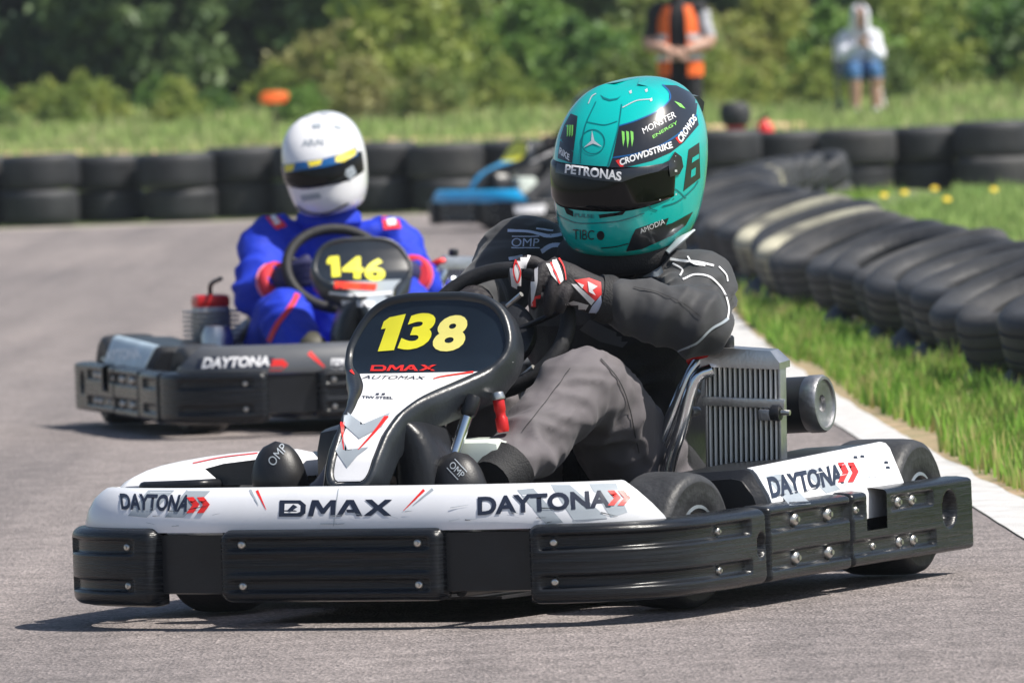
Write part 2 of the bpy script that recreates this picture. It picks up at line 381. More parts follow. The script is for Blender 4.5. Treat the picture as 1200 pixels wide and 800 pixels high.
# row of slumped stacks beside the verge
RY = [25, 31.8, 39.6, 49.5, 56, 62, 68, 74]; RX = [2.14, 1.93, 1.68, 1.48, 1.42, 1.55, 1.95, 2.75]
g = G(); prof = [(-.34, -.02), (-.30, -.005), (0, .03), (.36, .12), (.6, .11), (1.3, -.02)]
g.loft([[(interp(yy, RY, RX) + a, yy, z + .02 * noise.noise(Vector((a * 3, yy * 1.2, 0))) * (0 < a < 1)) for a, z in prof] for yy in np.linspace(22, 74, 90)], cap=False, close=False)
struct(g.build('verge_berm', M_GRND, sharp=None))
random.seed(5)
y = 25.6; k = 0
while y < 72:
    xr = interp(y, RY, RX)
    SM = Matrix.Translation((xr + random.uniform(-.05, .05), y, -.02)) @ Matrix.Rotation(-R(15 + random.uniform(-4, 4)), 4, 'Y') @ Matrix.Rotation(R(9 + random.uniform(-3, 4)), 4, 'X')
    for i in range(2):
        kd = random.choice([0, 1, 1, 2, 3] if random.random() < .5 else [0, 1, 2]) if i else random.choice([0, 0, 2]); me = TYS[kd]
        M = SM @ Matrix.Translation(((-.045, .01)[i] + random.uniform(-.02, .02), random.uniform(-.02, .02), (.108, .318)[i])) @ Matrix.Rotation(random.uniform(0, 6), 4, 'Z')
        o = inst('slumped_tyre', me, None, M)
        tag(o, ['black tyre at the bottom of a slumped stack beside the grass verge', ['black tyre', 'dusty grey tyre', 'small black tyre', 'cream smeared tyre'][kd] + ' tilted on top of a slumped stack beside the grass verge'][i], 'tyre', ['bottom tyres of the slumped row', 'tilted top tyres of the slumped row'][i])
    y += random.uniform(1.05, 1.3)

# ------------------------------------------------------------------ trees, bushes
def leaves(name, clumps, per, size, m, parent=None, flat=.6):
    """clumps: list of (centre, radius). Many small folded leaf faces in each clump"""
    C = np.repeat(np.array([c for c, r in clumps]), per, 0); rr = np.repeat(np.array([r for c, r in clumps]), per)
    n = len(C); d = rng.normal(size=(n, 3)); d /= np.linalg.norm(d, axis=1)[:, None]
    P = C + d * (rr * rng.uniform(.25, 1, n) ** .5)[:, None] * np.array([1, 1, .8])
    a = rng.normal(size=(n, 3)); a /= np.linalg.norm(a, axis=1)[:, None]; b = np.cross(a, rng.normal(size=(n, 3))); b /= np.linalg.norm(b, axis=1)[:, None]
    s = size * rng.uniform(.6, 1.4, n)[:, None]
    v = np.stack([P - a * s, P - b * s * .45, P + a * s, P + b * s * .45], 1).reshape(-1, 3)
    me = bpy.data.meshes.new(name); me.vertices.add(len(v)); me.vertices.foreach_set('co', v.ravel()); me.loops.add(4 * n); me.polygons.add(n)
    me.loops.foreach_set('vertex_index', np.arange(4 * n)); me.polygons.foreach_set('loop_start', np.arange(n) * 4)
    me.update(calc_edges=True); me.materials.append(m); return me
M_BARK = mat('bark', (.11, .085, .06), .9, var=.3, vscale=8, bump=.8, bscale=20)
M_L1 = leafmat('dark_foliage', [(.045, .10, .065), (.07, .145, .075), (.11, .20, .09), (.17, .27, .11)], .3, scale=1.1)
M_L2 = leafmat('mid_foliage', [(.08, .16, .06), (.13, .23, .075), (.19, .30, .10), (.27, .37, .14)], .35, scale=1.0)
M_L3 = leafmat('pale_foliage', [(.09, .15, .06), (.16, .24, .09), (.25, .33, .13), (.32, .38, .17)], .35, scale=.9)
M_B1 = leafmat('weed_foliage', [(.12, .19, .04), (.24, .32, .06), (.36, .41, .09), (.48, .46, .16)], .35, scale=1.6)
M_B2 = leafmat('bramble_foliage', [(.10, .17, .05), (.20, .28, .07), (.32, .33, .10), (.42, .39, .17)], .35, scale=1.8)
M_B3 = leafmat('fresh_foliage', [(.07, .16, .035), (.15, .28, .05), (.24, .38, .08), (.34, .45, .12)], .35, scale=1.6)
def crown(name, H, Wd, z0, nc, per, size, m, seed, low=False):
    r = random.Random(seed); cl = []
    while len(cl) < nc:
        a = r.uniform(0, 6.283); q = r.random() ** .45; zz = r.random(); z = z0 + (H - z0) * zz
        prof = ((1.05 - .75 * zz ** 3) if low else math.sin(math.pi * min(1, .18 + .82 * zz)) ** .6) * (.75 + .35 * noise.noise(Vector((math.cos(a) * 1.4 + seed, math.sin(a) * 1.4, z * .8))))
        rad = Wd / 2 * prof * q
        cl.append(((math.cos(a) * rad, math.sin(a) * rad, z * (.65 + .5 * abs(noise.noise(Vector((math.cos(a) * rad * 2.2, math.sin(a) * rad * 2.2, seed)))) + .15) if low else z), r.uniform(.08, .22) if low else r.uniform(.16, .42)))
    return leaves(name, cl, per, size, m)
def trunk(name, H, r0, seed):
    r = random.Random(seed); g = G(); p = [(0, 0, -.3)]
    for i in range(1, 6): p.append((r.uniform(-.15, .15) * i * .5, r.uniform(-.15, .15) * i * .5, H * .8 * i / 5))
    g.tube(p, [r0 * (1 - i * .17) for i in range(6)], 8, 3)
    for k in range(7):
        z = H * r.uniform(.15, .6); a = r.uniform(0, 6.28); L = H * r.uniform(.15, .3)
        g.tube([(0, 0, z), (math.cos(a) * L * .5, math.sin(a) * L * .5, z + L * .35), (math.cos(a) * L, math.sin(a) * L, z + L * .9)], [r0 * .4, r0 * .28, r0 * .1], 6, 3)
    return g
KT = []
for i, (m, Hh, Wd) in enumerate([(M_L1, 6.5, 4.4), (M_L2, 6.0, 4.2), (M_L3, 5.4, 3.8), (M_L1, 7.0, 4.6), (M_L2, 5.2, 4.0)]):
    cm = crown('crown', Hh, Wd, .1, 420, 40, .12, m, 40 + i)
    to = trunk('trunk', Hh, .13, 60 + i).build('trunk', M_BARK); tm = to.data; bpy.data.objects.remove(to)
    KT.append((cm, tm))
TL = ['dark green tree in the woodland edge behind the bushes', 'mid green tree in the woodland edge behind the bushes', 'pale green leafy tree in the woodland edge behind the bushes', 'tall dark bluish tree in the woodland edge behind the bushes', 'bright mid green tree in the woodland edge behind the bushes']
random.seed(3)
def tree(kind, x, y, s):
    o = root('tree', TL[kind], 'tree', Matrix.Translation((x, y, bank_z(x, y))) @ Matrix.Rotation(random.uniform(0, 6.28), 4, 'Z') @ Matrix.Scale(s, 4), 'trees of the woodland edge')
    inst('crown', KT[kind][0], o); inst('trunk', KT[kind][1], o)
front = [(-19.5, 1), (-17.2, 4), (-14.8, 0), (15.2, 1), (17.6, 2), (-12.4, 0), (-10.2, 3), (-8.3, 3), (-6.7, 0), (-5.0, 2), (-3.5, 2), (-1.8, 4), (-.2, 2), (1.5, 4), (3.1, 2), (4.9, 1), (6.5, 1), (8.2, 4), (10.2, 0), (12.5, 3)]
for i, (x, kd) in enumerate(front): tree(kd, x + random.uniform(-.2, .2), 122 + random.uniform(-3, 3), random.uniform(.85, 1.1))
for i in range(14): tree(random.choice([0, 3, 1, 1, 4]), -22 + i * 3.4 + random.uniform(-.5, .5), 131 + random.uniform(-2, 3), random.uniform(1.15, 1.4))
KB = []
for i, (m, Hh, Wd) in enumerate([(M_B1, 1.35, 2.2), (M_B2, 1.2, 2.3), (M_B3, 1.15, 2.1), (M_B1, 1.0, 2.4)]):
    cm = crown('foliage', Hh, Wd, .02, 230, 22, .055, m, 80 + i, True)
    g = G(); r = random.Random(i)
    for k in range(6):
        a = r.uniform(0, 6.28); g.tube([(0, 0, -.1), (math.cos(a) * .2, math.sin(a) * .2, Hh * .5), (math.cos(a) * .45, math.sin(a) * .45, Hh * .9)], [.02, .014, .006], 5, 2)
    so_ = g.build('stem', M_BARK); sm_ = so_.data; bpy.data.objects.remove(so_); KB.append((cm, sm_))
BL = ['yellow green weedy bush growing in front of the trees', 'brownish bramble bush growing in front of the trees', 'fresh green bush growing in front of the trees', 'low yellow green weed clump growing in front of the trees']
def bush(kind, x, y, s):
    o = root('bush', BL[kind], 'bush', Matrix.Translation((x, y, bank_z(x, y))) @ Matrix.Rotation(random.uniform(0, 6.28), 4, 'Z') @ Matrix.Diagonal((s, s, s * random.uniform(.85, 1.15), 1)), 'bushes in front of the trees')
    inst('foliage', KB[kind][0], o); inst('stem', KB[kind][1], o)
x = -14.5
while x < 13.5:
    right = x > -2.2
    bush(random.choice([0, 1, 2, 0] if right else [3, 0, 3, 2]), x, 113 + random.uniform(-2, 3), random.uniform(.85, 1.15) if right else random.uniform(.36, .52))
    if random.random() < .7: bush(random.choice([0, 2, 3, 1]), x + .4, 110 + random.uniform(-2, 1), random.uniform(.5, .7) if right else random.uniform(.35, .5))
    x += random.uniform(.6, .85)
# ------------------------------------------------------------------ kart materials
M_BUMP = mat('scuffed_black_plastic', (.015, .017, .021), .27, var=.35, vscale=14, bump=.16, bscale=34, stretch=(.3, .3, 12), c2=(.006, .007, .009), spec=.34)
M_BLK = mat('black_plastic', (.014, .015, .018), .34, spec=.38, var=.25, vscale=8, bump=.1, bscale=90)
M_BLKM = mat('matt_black', (.012, .012, .014), .65, var=.25, vscale=12, bump=.2, bscale=120)
M_GREYP = mat('charcoal_plastic', (.020, .024, .030), .34, var=.2, vscale=8, bump=.08, bscale=120)
M_WHITE = mat('white_bodywork', (.80, .81, .85), .28, vscale=3.2, coat=.4, c2=(.66, .67, .70))
M_STKW = mat('white_vinyl', (.80, .80, .82), .35, var=.03, vscale=9)
M_STKG = mat('grey_vinyl', (.34, .38, .42), .35, var=.08, vscale=9)
M_STKR = mat('red_vinyl', (.75, .03, .025), .35, var=.06, vscale=9)
M_STKN = mat('navy_vinyl', (.018, .024, .045), .4, var=.1, vscale=9)
M_STKY = mat('yellow_vinyl', (.86, .80, .04), .4, var=.05, vscale=9)
M_STKP = mat('yellow_vinyl_screen_sheen', (.88, .79, .22), .4, var=.05, vscale=9)  # paler yellow of the figure eight, screen reflection put into its colour
M_SCRN = mat('number_screen', (.010, .016, .024), .16, var=.2, vscale=7, coat=.5)
M_SLICK = mat('slick_rubber', (.032, .033, .036), .55, var=.3, vscale=14, bump=.25, bscale=70)
M_CHROME = mat('chrome', (.72, .74, .77), .14, 1., var=.05)
M_ALU = mat('brushed_aluminium', (.60, .60, .60), .36, 1., var=.1, vscale=20, bump=.1, bscale=150)
M_STEEL = mat('dull_steel', (.36, .36, .37), .45, 1., var=.2, vscale=15, bump=.15, bscale=90)
M_BOLT = mat('zinc_bolt', (.62, .60, .56), .35, 1., var=.2, vscale=60)
M_TANK = mat('fuel_tank_plastic', (.62, .68, .62), .4, var=.06, vscale=4)
M_RED = mat('red_anodised', (.60, .02, .02), .3, .3, var=.1)
M_BLUE = mat('blue_bodywork', (.01, .36, .72), .3, var=.08, coat=.4)
M_DKGREY = mat('grey_bodywork', (.095, .10, .11), .35, var=.1, coat=.2)
M_PALEB = mat('pale_blue_vinyl', (.42, .52, .60), .4, var=.15, vscale=7)
M_HOLE = mat('dark_recess', (.004, .004, .005), .9)

# plan of the wrap-round bumper: arclength from the middle of the front, left side positive
CT = [(.27, -.5), (.42, -.485), (.55, -.45), (.65, -.38), (.70, -.28), (.715, -.12), (.715, .1), (.71, .4), (.71, .8), (.715, 1.3), (.71, 1.45)]
CT = [(-a, b) for a, b in CT[::-1]] + [(0, -.5)] + CT
CV, _ = smooth_path([(a, b, 0) for a, b in CT], 0, 12); CV = np.array([(p.x, p.y) for p in CV])
CS = np.r_[0, np.cumsum(np.linalg.norm(np.diff(CV, axis=0), axis=1))]; CS -= CS[len(CS) // 2]
def plan(s):
    p = Vector((interp(s, CS, CV[:, 0]), interp(s, CS, CV[:, 1]), 0)); e = .01
    t = Vector((interp(s + e, CS, CV[:, 0]) - interp(s - e, CS, CV[:, 0]), interp(s + e, CS, CV[:, 1]) - interp(s - e, CS, CV[:, 1]), 0)).normalized()
    return p, Vector((t.y, -t.x, 0))            # point, outward normal
def plate(s0, s1, z0, z1, th, grooves, rc=.02, cell=.0055, notch=None, hole=None, tilt=0., ns=None):
    """a moulded plate following the bumper plan: rounded edge, recessed grooves, real thickness"""
    n = ns or max(8, int((s1 - s0) / cell)); k = max(14, int((z1 - z0) / .0034)); g = G(); L = s1 - s0; Hh = z1 - z0
    def sst(a, b, x): t = min(1, max(0, (x - a) / (b - a))); return t * t * (3 - 2 * t)
    rows = []
    for j in range(k + 1):
        z = z0 + Hh * j / k; row = []
        for i in range(n + 1):
            s = s0 + L * i / n; p, nr = plan(s)
            ds = min(s - s0, s1 - s); dz = min(z - z0, z1 - z)
            e = (rc - min(ds, rc)), (rc - min(dz, rc)); q = math.hypot(*e) / rc
            d = th * math.sqrt(max(0, 1 - min(1, q) ** 3)) if q > 0 else th
            for (a, b, c, h, dep) in grooves:       # s range, z range, depth
                fr = sst(a - .004, a + .004, s) * (1 - sst(b - .004, b + .004, s)) * sst(c - .002, c + .0035, z) * (1 - sst(h - .0035, h + .002, z))
                d -= dep * fr
            if hole:
                hs, hz, ra, rb = hole; q2 = math.hypot((s - hs) / ra, (z - hz) / rb)
                d -= .03 * (1 - sst(.75, 1.05, q2))
            d -= .0007 * (.5 + noise.noise(Vector((s * 3, z * 120, s0)))) 
            zz = z
            if q > 1:
                zz = z + (1 if z < (z0 + z1) / 2 else -1) * (q - 1) * rc * .5
            row.append(p + nr * d + Vector((0, 0, zz)) + Vector((0, tilt * (zz - z0), 0)))
        rows.append(row)
    back = [[p + (plan(s0 + L * i / n)[1]) * -.022 for i, p in enumerate((rows[0], rows[-1])[j])] for j in (0, 1)]
    g.v = [p for r in rows for p in r]; W_ = n + 1
    for j in range(k):
        for i in range(n):
            if notch:
                s = s0 + L * (i + .5) / n; z = z0 + Hh * (j + .5) / k
                if notch[0] < s < notch[1] and z > notch[2]: continue
            a = j * W_ + i; g.f.append((a, a + 1, a + W_ + 1, a + W_))
    # rim returning backwards
    ring = [j * W_ for j in range(k + 1)] + [k * W_ + i for i in range(1, n + 1)] + [j * W_ + n for j in range(k - 1, -1, -1)] + [i for i in range(n - 1, 0, -1)]
    b0 = len(g.v)
    for q in ring:
        i = q % W_; g.v.append(g.v[q] - plan(s0 + L * i / n)[1] * .024)
    m_ = len(ring)
    for q in range(m_): 
        a, b = ring[q], ring[(q + 1) % m_]
        if notch:
            sa = s0 + L * ((a % W_ + b % W_) / 2) / n
            if notch[0] < sa < notch[1] and a >= k * W_ and b >= k * W_: continue
        g.f.append((a, b, b0 + (q + 1) % m_, b0 + q))
    return g
def bolt_mesh():
    g = G().lathe([(.0, .006), (.0035, .006), (.0038, .0035), (.0062, .003), (.0085, .0008), (.0095, -.004)], n=14)
    o = g.build('bolt', M_BOLT); me = o.data; bpy.data.objects.remove(o); return me
BOLT = bolt_mesh()
def bolt(parent, s, z, d, sc_=1., tilt=0):
    p, n = plan(s); q = n.to_track_quat('Z', 'Y').to_matrix().to_4x4()
    return inst('bolt', BOLT, parent, Matrix.Translation(p + n * d + Vector((0, 0, z))) @ q @ Matrix.Scale(sc_, 4))

def sweep(s0, s1, prof, n=90, taper=None):
    """closed profile [(outward, z)] swept along the plan"""
    rings = []
    for i in range(n + 1):
        s = s0 + (s1 - s0) * i / n; p, nr = plan(s); pr = taper(s, prof) if taper else prof
        rings.append([p + nr * a + Vector((0, 0, z)) for a, z in pr])
    return rings

def kart_wheel(name, c, r, wd, side, yaw, K, tilt=0.):
    """wheel with axle along x; side=+1 when the outer face points to +x"""
    o = bpy.data.objects.new(name, None); col.objects.link(o); o.parent = K
    o.matrix_local = Matrix.Translation(c) @ Matrix.Rotation(R(yaw), 4, 'Z') @ Matrix.Rotation(R(tilt), 4, 'Y')
    h = wd / 2; rr = .068
    pr = [(rr, -h * .86), (rr * 1.12, -h * .95), (r * .74, -h), (r * .88, -h * .98), (r * .955, -h * .90), (r * .985, -h * .76), (r, -h * .5), (r * 1.003, 0), (r, h * .5), (r * .985, h * .76), (r * .955, h * .90), (r * .88, h * .98), (r * .865, h * .985), (r * .85, h * .975), (r * .74, h), (rr * 1.12, h * .95), (rr, h * .86)]
    G().lathe(pr, ax=(side, 0, 0), n=56).build('tyre', M_SLICK, o)
    h2 = h * .90
    pr = [(rr * .45, -h2 * .5), (rr * .9, -h2 * .7), (rr * 1.02, -h2), (rr * 1.1, -h2 * 1.02), (rr * 1.1, -h2 * .9), (rr * .98, -h2 * .8), (rr * .98, h2 * .8), (rr * 1.12, h2 * .9), (rr * 1.16, h2 * 1.07), (rr * 1.05, h2 * 1.09), (rr * .94, h2 * .98), (rr * .88, h2 * .55), (rr * .55, h2 * .40), (rr * .40, h2 * .42), (rr * .40, h2 * .62), (rr * .2, h2 * .66), (.001, h2 * .66)]
    G().lathe(pr, ax=(side, 0, 0), n=40).build('rim', M_ALU, o)
    return o

def build_kart(K, label, fair_m, low_m, pod_m, stem_m, scr_m=None, group=None, name='racing_kart', key='k', steer=-7., ps=1., wz=.60, shell=True, podb=None):
    k = root(name, label, 'go-kart', K.M, group)
    # --- bumper plates
    Z0, Z1 = .055, .212
    def gro(a, b, zs, dep): return [(a, b, c, d, dep) for c, d in zs]
    fg = gro(-.235, .235, [(.168, .192), (.078, .104)], .010) + gro(-.235, .235, [(.118, .155)], .004)
    o = plate(-.265, .265, Z0, Z1, .030, fg, rc=.026).build('front_bumper', M_BUMP, k, sharp=None, reg=key + 'bump')
    for s in (-.21, .21):
        for z in (.18, .091): bolt(o, s, z, .021, 1.1)
    for sd_ in (1, -1):
        def rng_(a, b): return (a, b) if sd_ > 0 else (-b, -a)
        a, b = rng_(.455, 1.185); gs = [rng_(.485, 1.085)]
        gr = [(gs[0][0], gs[0][1], .160, .192, .014), (gs[0][0], gs[0][1], .078, .106, .014)]
        if sd_ < 0: gr = [(-.72, -.48, .16, .192, .011), (-.72, -.48, .078, .106, .011)]
        if sd_ > 0:
            o = plate(a, b, Z0 - .01, Z1 + .003, .036, gr, rc=.024, hole=(sd_ * 1.142, .133, .022, .028)).build('side_bumper', M_BUMP, k, sharp=None, reg=key + 'bump')
            for s in (.51, .94):
                for z in (.176, .092): bolt(o, s * sd_, z, .0255, 1.)
        else:
            o = plate(-.86, -.425, Z0 - .01, Z1 + .005, .034, gr, rc=.03).build('side_bumper', M_BUMP, k, sharp=None, reg=key + 'bump')
            for z in (.176, .092): bolt(o, -.50, z, .0235, 1.)
            o = plate(-1.2, -.866, Z0 - .01, Z1 + .003, .034, [(-1.1, -.9, .160, .192, .011), (-1.1, -.9, .078, .106, .011)], rc=.022).build('side_bumper', M_BUMP, k, sharp=None, reg=key + 'bump')
        a, b = rng_(1.188, 1.664); gs = rng_(1.205, 1.655)
        gr = [(gs[0], gs[1], .158, .196, .014), (gs[0], gs[1], .075, .112, .014)]
        o = plate(a, b, Z0 - .008, Z1 + .004, .036, gr, rc=.014).build('side_bumper', M_BUMP, k, sharp=None, reg=key + 'bump')
        for s in (1.36, 1.55):
            for z in (.177, .093): bolt(o, s * sd_, z, .027, 1.7)
        a, b = rng_(1.668, 2.37)
        gr = [(*rng_(1.68, 1.735), .160, .195, .010), (*rng_(1.895, 2.13), .165, .197, .010), (*rng_(1.68, 2.14), .075, .108, .010)]
        o = plate(a, b, Z0 - .006, Z1 + .006, .036, gr, rc=.014, notch=(*rng_(1.752, 1.868), .128), hole=(sd_ * 2.225, .15, .04, .042)).build('rear_side_bumper', M_BUMP, k, sharp=None, reg=key + 'bump')
        for s, z in ((1.71, .177), (1.95, .181), (2.03, .181), (1.80, .091), (1.95, .091), (2.03, .091)): bolt(o, s * sd_, z, .027, 1.5 if s > 1.9 else 1.0)
    # --- lower body behind the plates
    rings = sweep(-1.3, 1.3, [(-.004, .075), (-.003, .20), (-.05, .205), (-.05, .07)], 150)
    G().loft(rings).build('lower_fairing', low_m, k, reg=key + 'low')
    # --- nose fairing, slanted ends
    pf = [(.002, .206), (.004, .222), (-.004, .25), (-.018, .276), (-.034, .292), (-.044, .2985), (-.056, .300), (-.068, .294), (-.072, .282), (-.06, .27), (-.035, .232), (-.03, .206)]
    rings = []
    for i in range(161):
        u = -1 + 2 * i / 160; r_ = []
        for a_, z in pf:
            p, nr = plan(u * (.775 - (z - .206) / .094 * .092)); r_.append(p + nr * a_ + Vector((0, 0, z)))
        rings.append(r_)
    G().loft(rings).build('nose_fairing', fair_m, k, sharp=50, reg=key + 'nose')
    # --- floor, chassis
    g = G(); out = [(-.30, -.30), (.30, -.30), (.34, .2), (.34, .95), (-.34, .95), (-.34, .2)]
    g.loft([[(x, y, .045) for x, y in out], [(x, y, .051) for x, y in out]]); g.build('floor_tray', M_BLKM, k, smooth=False)
    for sd_ in (1, -1):
        G().tube([(sd_ * .28, -.46, .075), (sd_ * .30, 0, .07), (sd_ * .36, .3, .07), (sd_ * .36, 1.3, .07)], .015, 10, 5).build('frame_rail', M_BLK, k)
        G().tube([(sd_ * .30, .04, .09), (sd_ * .46, .05, .13)], .014, 10, 1).build('stub_axle', M_STEEL, k)
        # under-tray of the side pod, its rounded belly shows under the bumper
        rings = [[(sd_ * x, y, z) for x, z in ((.36, .07), (.50, .048), (.62, .05), (.695, .085), (.69, .1), (.36, .1))] for y in (.2, .4, .8, 1.12)]
        G().loft(rings).build('pod_tray', M_STEEL, k, smooth=True, sharp=50)
    G().tube([(-.5, 1.17, .145), (.5, 1.17, .145)], .02, 12, 1).build('rear_axle', M_STEEL, k)
    G().tube([(-.62, 1.38, .14), (-.5, 1.44, .15), (.5, 1.44, .15), (.62, 1.38, .14)], .05, 12, 5).build('rear_bumper', M_BUMP, k)
    # --- wheels
    kart_wheel('front_wheel', (.545, .05, .148), .148, .145, 1, steer, k, 2)
    kart_wheel('front_wheel', (-.545, .05, .148), .148, .145, -1, steer, k, -2)
    kart_wheel('rear_wheel', (.58, 1.17, .155), .155, .19, 1, 0, k)
    kart_wheel('rear_wheel', (-.58, 1.17, .155), .155, .19, -1, 0, k)
    # --- left side pod
    def podring(y, f):
        b = .0 if f == 1 else .018; q_ = (y - .22) / .8; b2 = -.020 * (1 - q_)
        return [(.40, y, .09), (.695 - b, y, .10), (.700 - b, y, .205), (.690 - b, y, .232), (.664 - b, y, .296 - b * .6 + b2), (.655 - b, y, .306 - b + b2), (.640 - b, y, .309 - b + b2), (.46, y, .300 - b + b2), (.42, y, .28 - b + b2), (.40, y, .25)]
    prs = [podring(.215, 0), podring(.223, .5), podring(.24, 1), podring(.5, 1), podring(.8, 1), podring(1.005, 1), podring(1.02, .5)]
    G().loft(prs).build('side_pod', podb or M_BLK, k, sharp=35, reg=key + 'pod')
    g = G(); rr = []
    for i in range(13):
        y = .255 + .755 * i / 12; b2 = -.020 * (1 - (y - .22) / .8)
        rr.append([(.7025, y, .150), (.7028, y, .206), (.6928, y, .2335), (.6668, y, .297 + b2), (.6575, y, .3075 + b2), (.648, y, .3105 + b2), (.642, y, .3112 + b2), (.643, y, .3098 + b2), (.655, y, .3055 + b2), (.690, y, .232), (.7002, y, .150)])
    g.loft(rr).build('pod_panel', pod_m, k, sharp=60, reg=key + 'podp')
    if not shell:
        mir = lambda L: [[(-x, y, z) for x, y, z in r_[::-1]] for r_ in L]
        G().loft(mir(prs)).build('side_pod', podb or M_BLK, k, sharp=35); G().loft(mir(rr)).build('pod_panel', pod_m, k, sharp=60, reg=key + 'podr')
    # --- right side pod: a shell arching over the front wheel
    ys_ = [-.17, -.16, -.13, -.07, 0, .1, .22, .35, .47, .48]; zs_ = [.292, .300, .312, .322, .329, .334, .337, .338, .336, .33]
    rr = []
    for y, z in zip(ys_, zs_):
        q = 0 if -.165 < y < .475 else 1
        low = .29 if y < .24 else .12
        rr.append([(-.70 + q * .01, y, low), (-.70 + q * .01, y, z - .03), (-.69, y, z - .012), (-.665, y, z), (-.56, y, z + .004), (-.52, y, z - .004), (-.505, y, z - .02), (-.50, y, z - .055), (-.515, y, z - .056), (-.53, y, z - .03), (-.68, y, z - .04), (-.685, y, low)])
    if shell: G().loft(rr).build('side_pod', pod_m, k, sharp=45, reg=key + 'podr')
    if shell: G().tube([(-.60, -.20, .292), (-.585, -.225, .293), (-.47, -.235, .296), (-.44, -.20, .296), (-.43, -.1, .292)], .012, 10, 5).build('slot_shade', M_BLK, k)  # black tube drawn for the shade inside the slot under the shell
    if shell: G().box((-.60, .73, .21), (.20, .5, .22), .03).build('rear_pod', M_BLK, k); G().box((-.37, .50, .25), (.20, .3, .30), .06).build('air_box', M_BLK, k)
    # --- front number panel
    prof_y = lambda z: interp(z, [.27, .31, .35, .40, .44, .47, .50, .525, .56, .60, .645, .70, .74], [-.425, -.41, -.385, -.34, -.285, -.215, -.115, -.05, -.015, .01, .035, .06, .08])
    halfw = [(.285, .0), (.287, .03), (.297, .048), (.32, .060), (.36, .064), (.40, .067), (.44, .076), (.465, .092), (.485, .118), (.505, .152), (.525, .182), (.55, .198), (.58, .202), (.615, .192), (.65, .172), (.675, .145), (.69, .11), (.698, .06), (.700, .0)]
    hz = [a for a, _ in halfw]; hw = [b for _, b in halfw]
    def nrm_(z):
        e = .01; t = Vector((0, prof_y(z + e) - prof_y(z - e), 2 * e)).normalized(); return Vector((0, -t.z, t.y))
    def ring_outline(n=72):
        P, _ = smooth_path([(b, 0, a) for a, b in halfw[1:-1]], 0, 4)
        rt = [(p.x, p.z) for p in P]; return rt + [(-x, z) for x, z in rt[::-1]]
    OUT = ring_outline()
    cz = .50
    def off_out(d):
        o = []; n = len(OUT)
        for i, (x, z) in enumerate(OUT):
            a = Vector(OUT[(i + 1) % n]) - Vector(OUT[i - 1]); a = a.normalized(); o.append((x - a.y * d * 1., z + a.x * d))
        return o
    def p3(x, z, dep):
        q = Vector((x, prof_y(z) + .10 * x * x * 4, z)) + nrm_(z) * dep
        return Vector((q.x * ps, -.41 + (q.y + .41) * ps, .29 + (q.z - .29) * ps))
    inner = off_out(.016)
    rings = []
    for dd, dep in ((.004, -.07), (0, -.06), (-.002, -.02), (.0, .0), (.004, .008), (.010, .010), (.016, .006), (.019, .001)):
        oo = off_out(dd); rings.append([p3(x, z, dep) for x, z in oo])
    G().loft(rings, cap=False).build('panel_rim', M_GREYP, k, sharp=None, reg=key + 'rim')
    def face(zlo, zhi, inset, dep, nz=26, nx=12):
        io = off_out(inset); g = G(); half = [(x, z) for x, z in io[:len(io) // 2]]
        zz = [z for x, z in half]; xx = [max(x, .001) for x, z in half]
        o_ = np.argsort(zz); zz = np.array(zz)[o_]; xx = np.array(xx)[o_]
        zlo = max(zlo, zz.min()); zhi = min(zhi, zz.max()); rows = []
        for j in range(nz + 1):
            t = j / nz; z = zlo + (zhi - zlo) * (.5 - .5 * math.cos(math.pi * t)); w_ = float(np.interp(z, zz, xx))
            rows.append([p3(-w_ + 2 * w_ * i / nx, z, dep) for i in range(nx + 1)])
        return g.loft(rows, cap=False, close=False)
    face(.0, 2, .0165, .001, 60, 16).build('panel_shell', scr_m or M_SCRN, k, sharp=None, reg=key + 'face')
    face(.0, .523, .020, .0032, 40, 12).build('panel_stem', stem_m, k, sharp=None, reg=key + 'stem')
    # flanks either side of the stem
    for sd_ in (1, -1):
        rr = []
        for z, wx in ((.08, .152), (.20, .152), (.28, .148), (.33, .140), (.37, .128), (.40, .113), (.42, .096), (.435, .074), (.442, .05)):
            rr.append([(sd_ * (.03 + (wx - .03) * (.5 + .5 * math.copysign(abs(math.cos(a)) ** .6, math.cos(a)))), -.195 + .085 * math.copysign(abs(math.sin(a)) ** .6, math.sin(a)), z) for a in [2 * math.pi * j / 28 for j in range(28)]])
        G().loft(rr).build('panel_support', M_BLK, k, sharp=None, reg=key + 'sup')
    # --- steering
    wc = Vector((0, .355, wz)); up = Vector((0, .50, .866)); nn = Vector((0, -.866, .5)); ang = R(-20)
    rx, ry = .175, .155
    def wp(a, r=1): return wc + Vector((1, 0, 0)) * rx * r * math.cos(a) + up * ry * r * math.sin(a)
    sw = bpy.data.objects.new('steering_wheel', None); col.objects.link(sw); sw.parent = k
    g = G(); n = 48; rings = []
    for i in range(n):
        a = 2 * math.pi * i / n; c = wp(a); rd = (c - wc).normalized()
        rings.append([c + (rd * math.cos(b) + nn * math.sin(b)) * .0185 for b in [2 * math.pi * j / 10 for j in range(10)]])
    g.loft(rings + [rings[0]], cap=False); g.build('rim', M_BLKM, sw)
    for a in (R(160), R(20), R(270)):
        G().tube([wc - nn * .03, wc + (wp(a) - wc) * .5 - nn * .015, wp(a)], [.02, .014, .012], 8, 4, flat=.5).build('spoke', M_BLK, sw)
    G().lathe([(.07, -.04), (.085, -.02), (.085, .0), (.07, .012), (.001, .014)], wc - nn * .02, nn, 24).build('hub', M_BLK, sw)
    G().tube([wc - up * .0 + Vector((0, -.02, -.03)), (.0, .0, .45), (.0, -.2, .30)], .012, 10, 1).build('steering_shaft', M_STEEL, k)
    return k
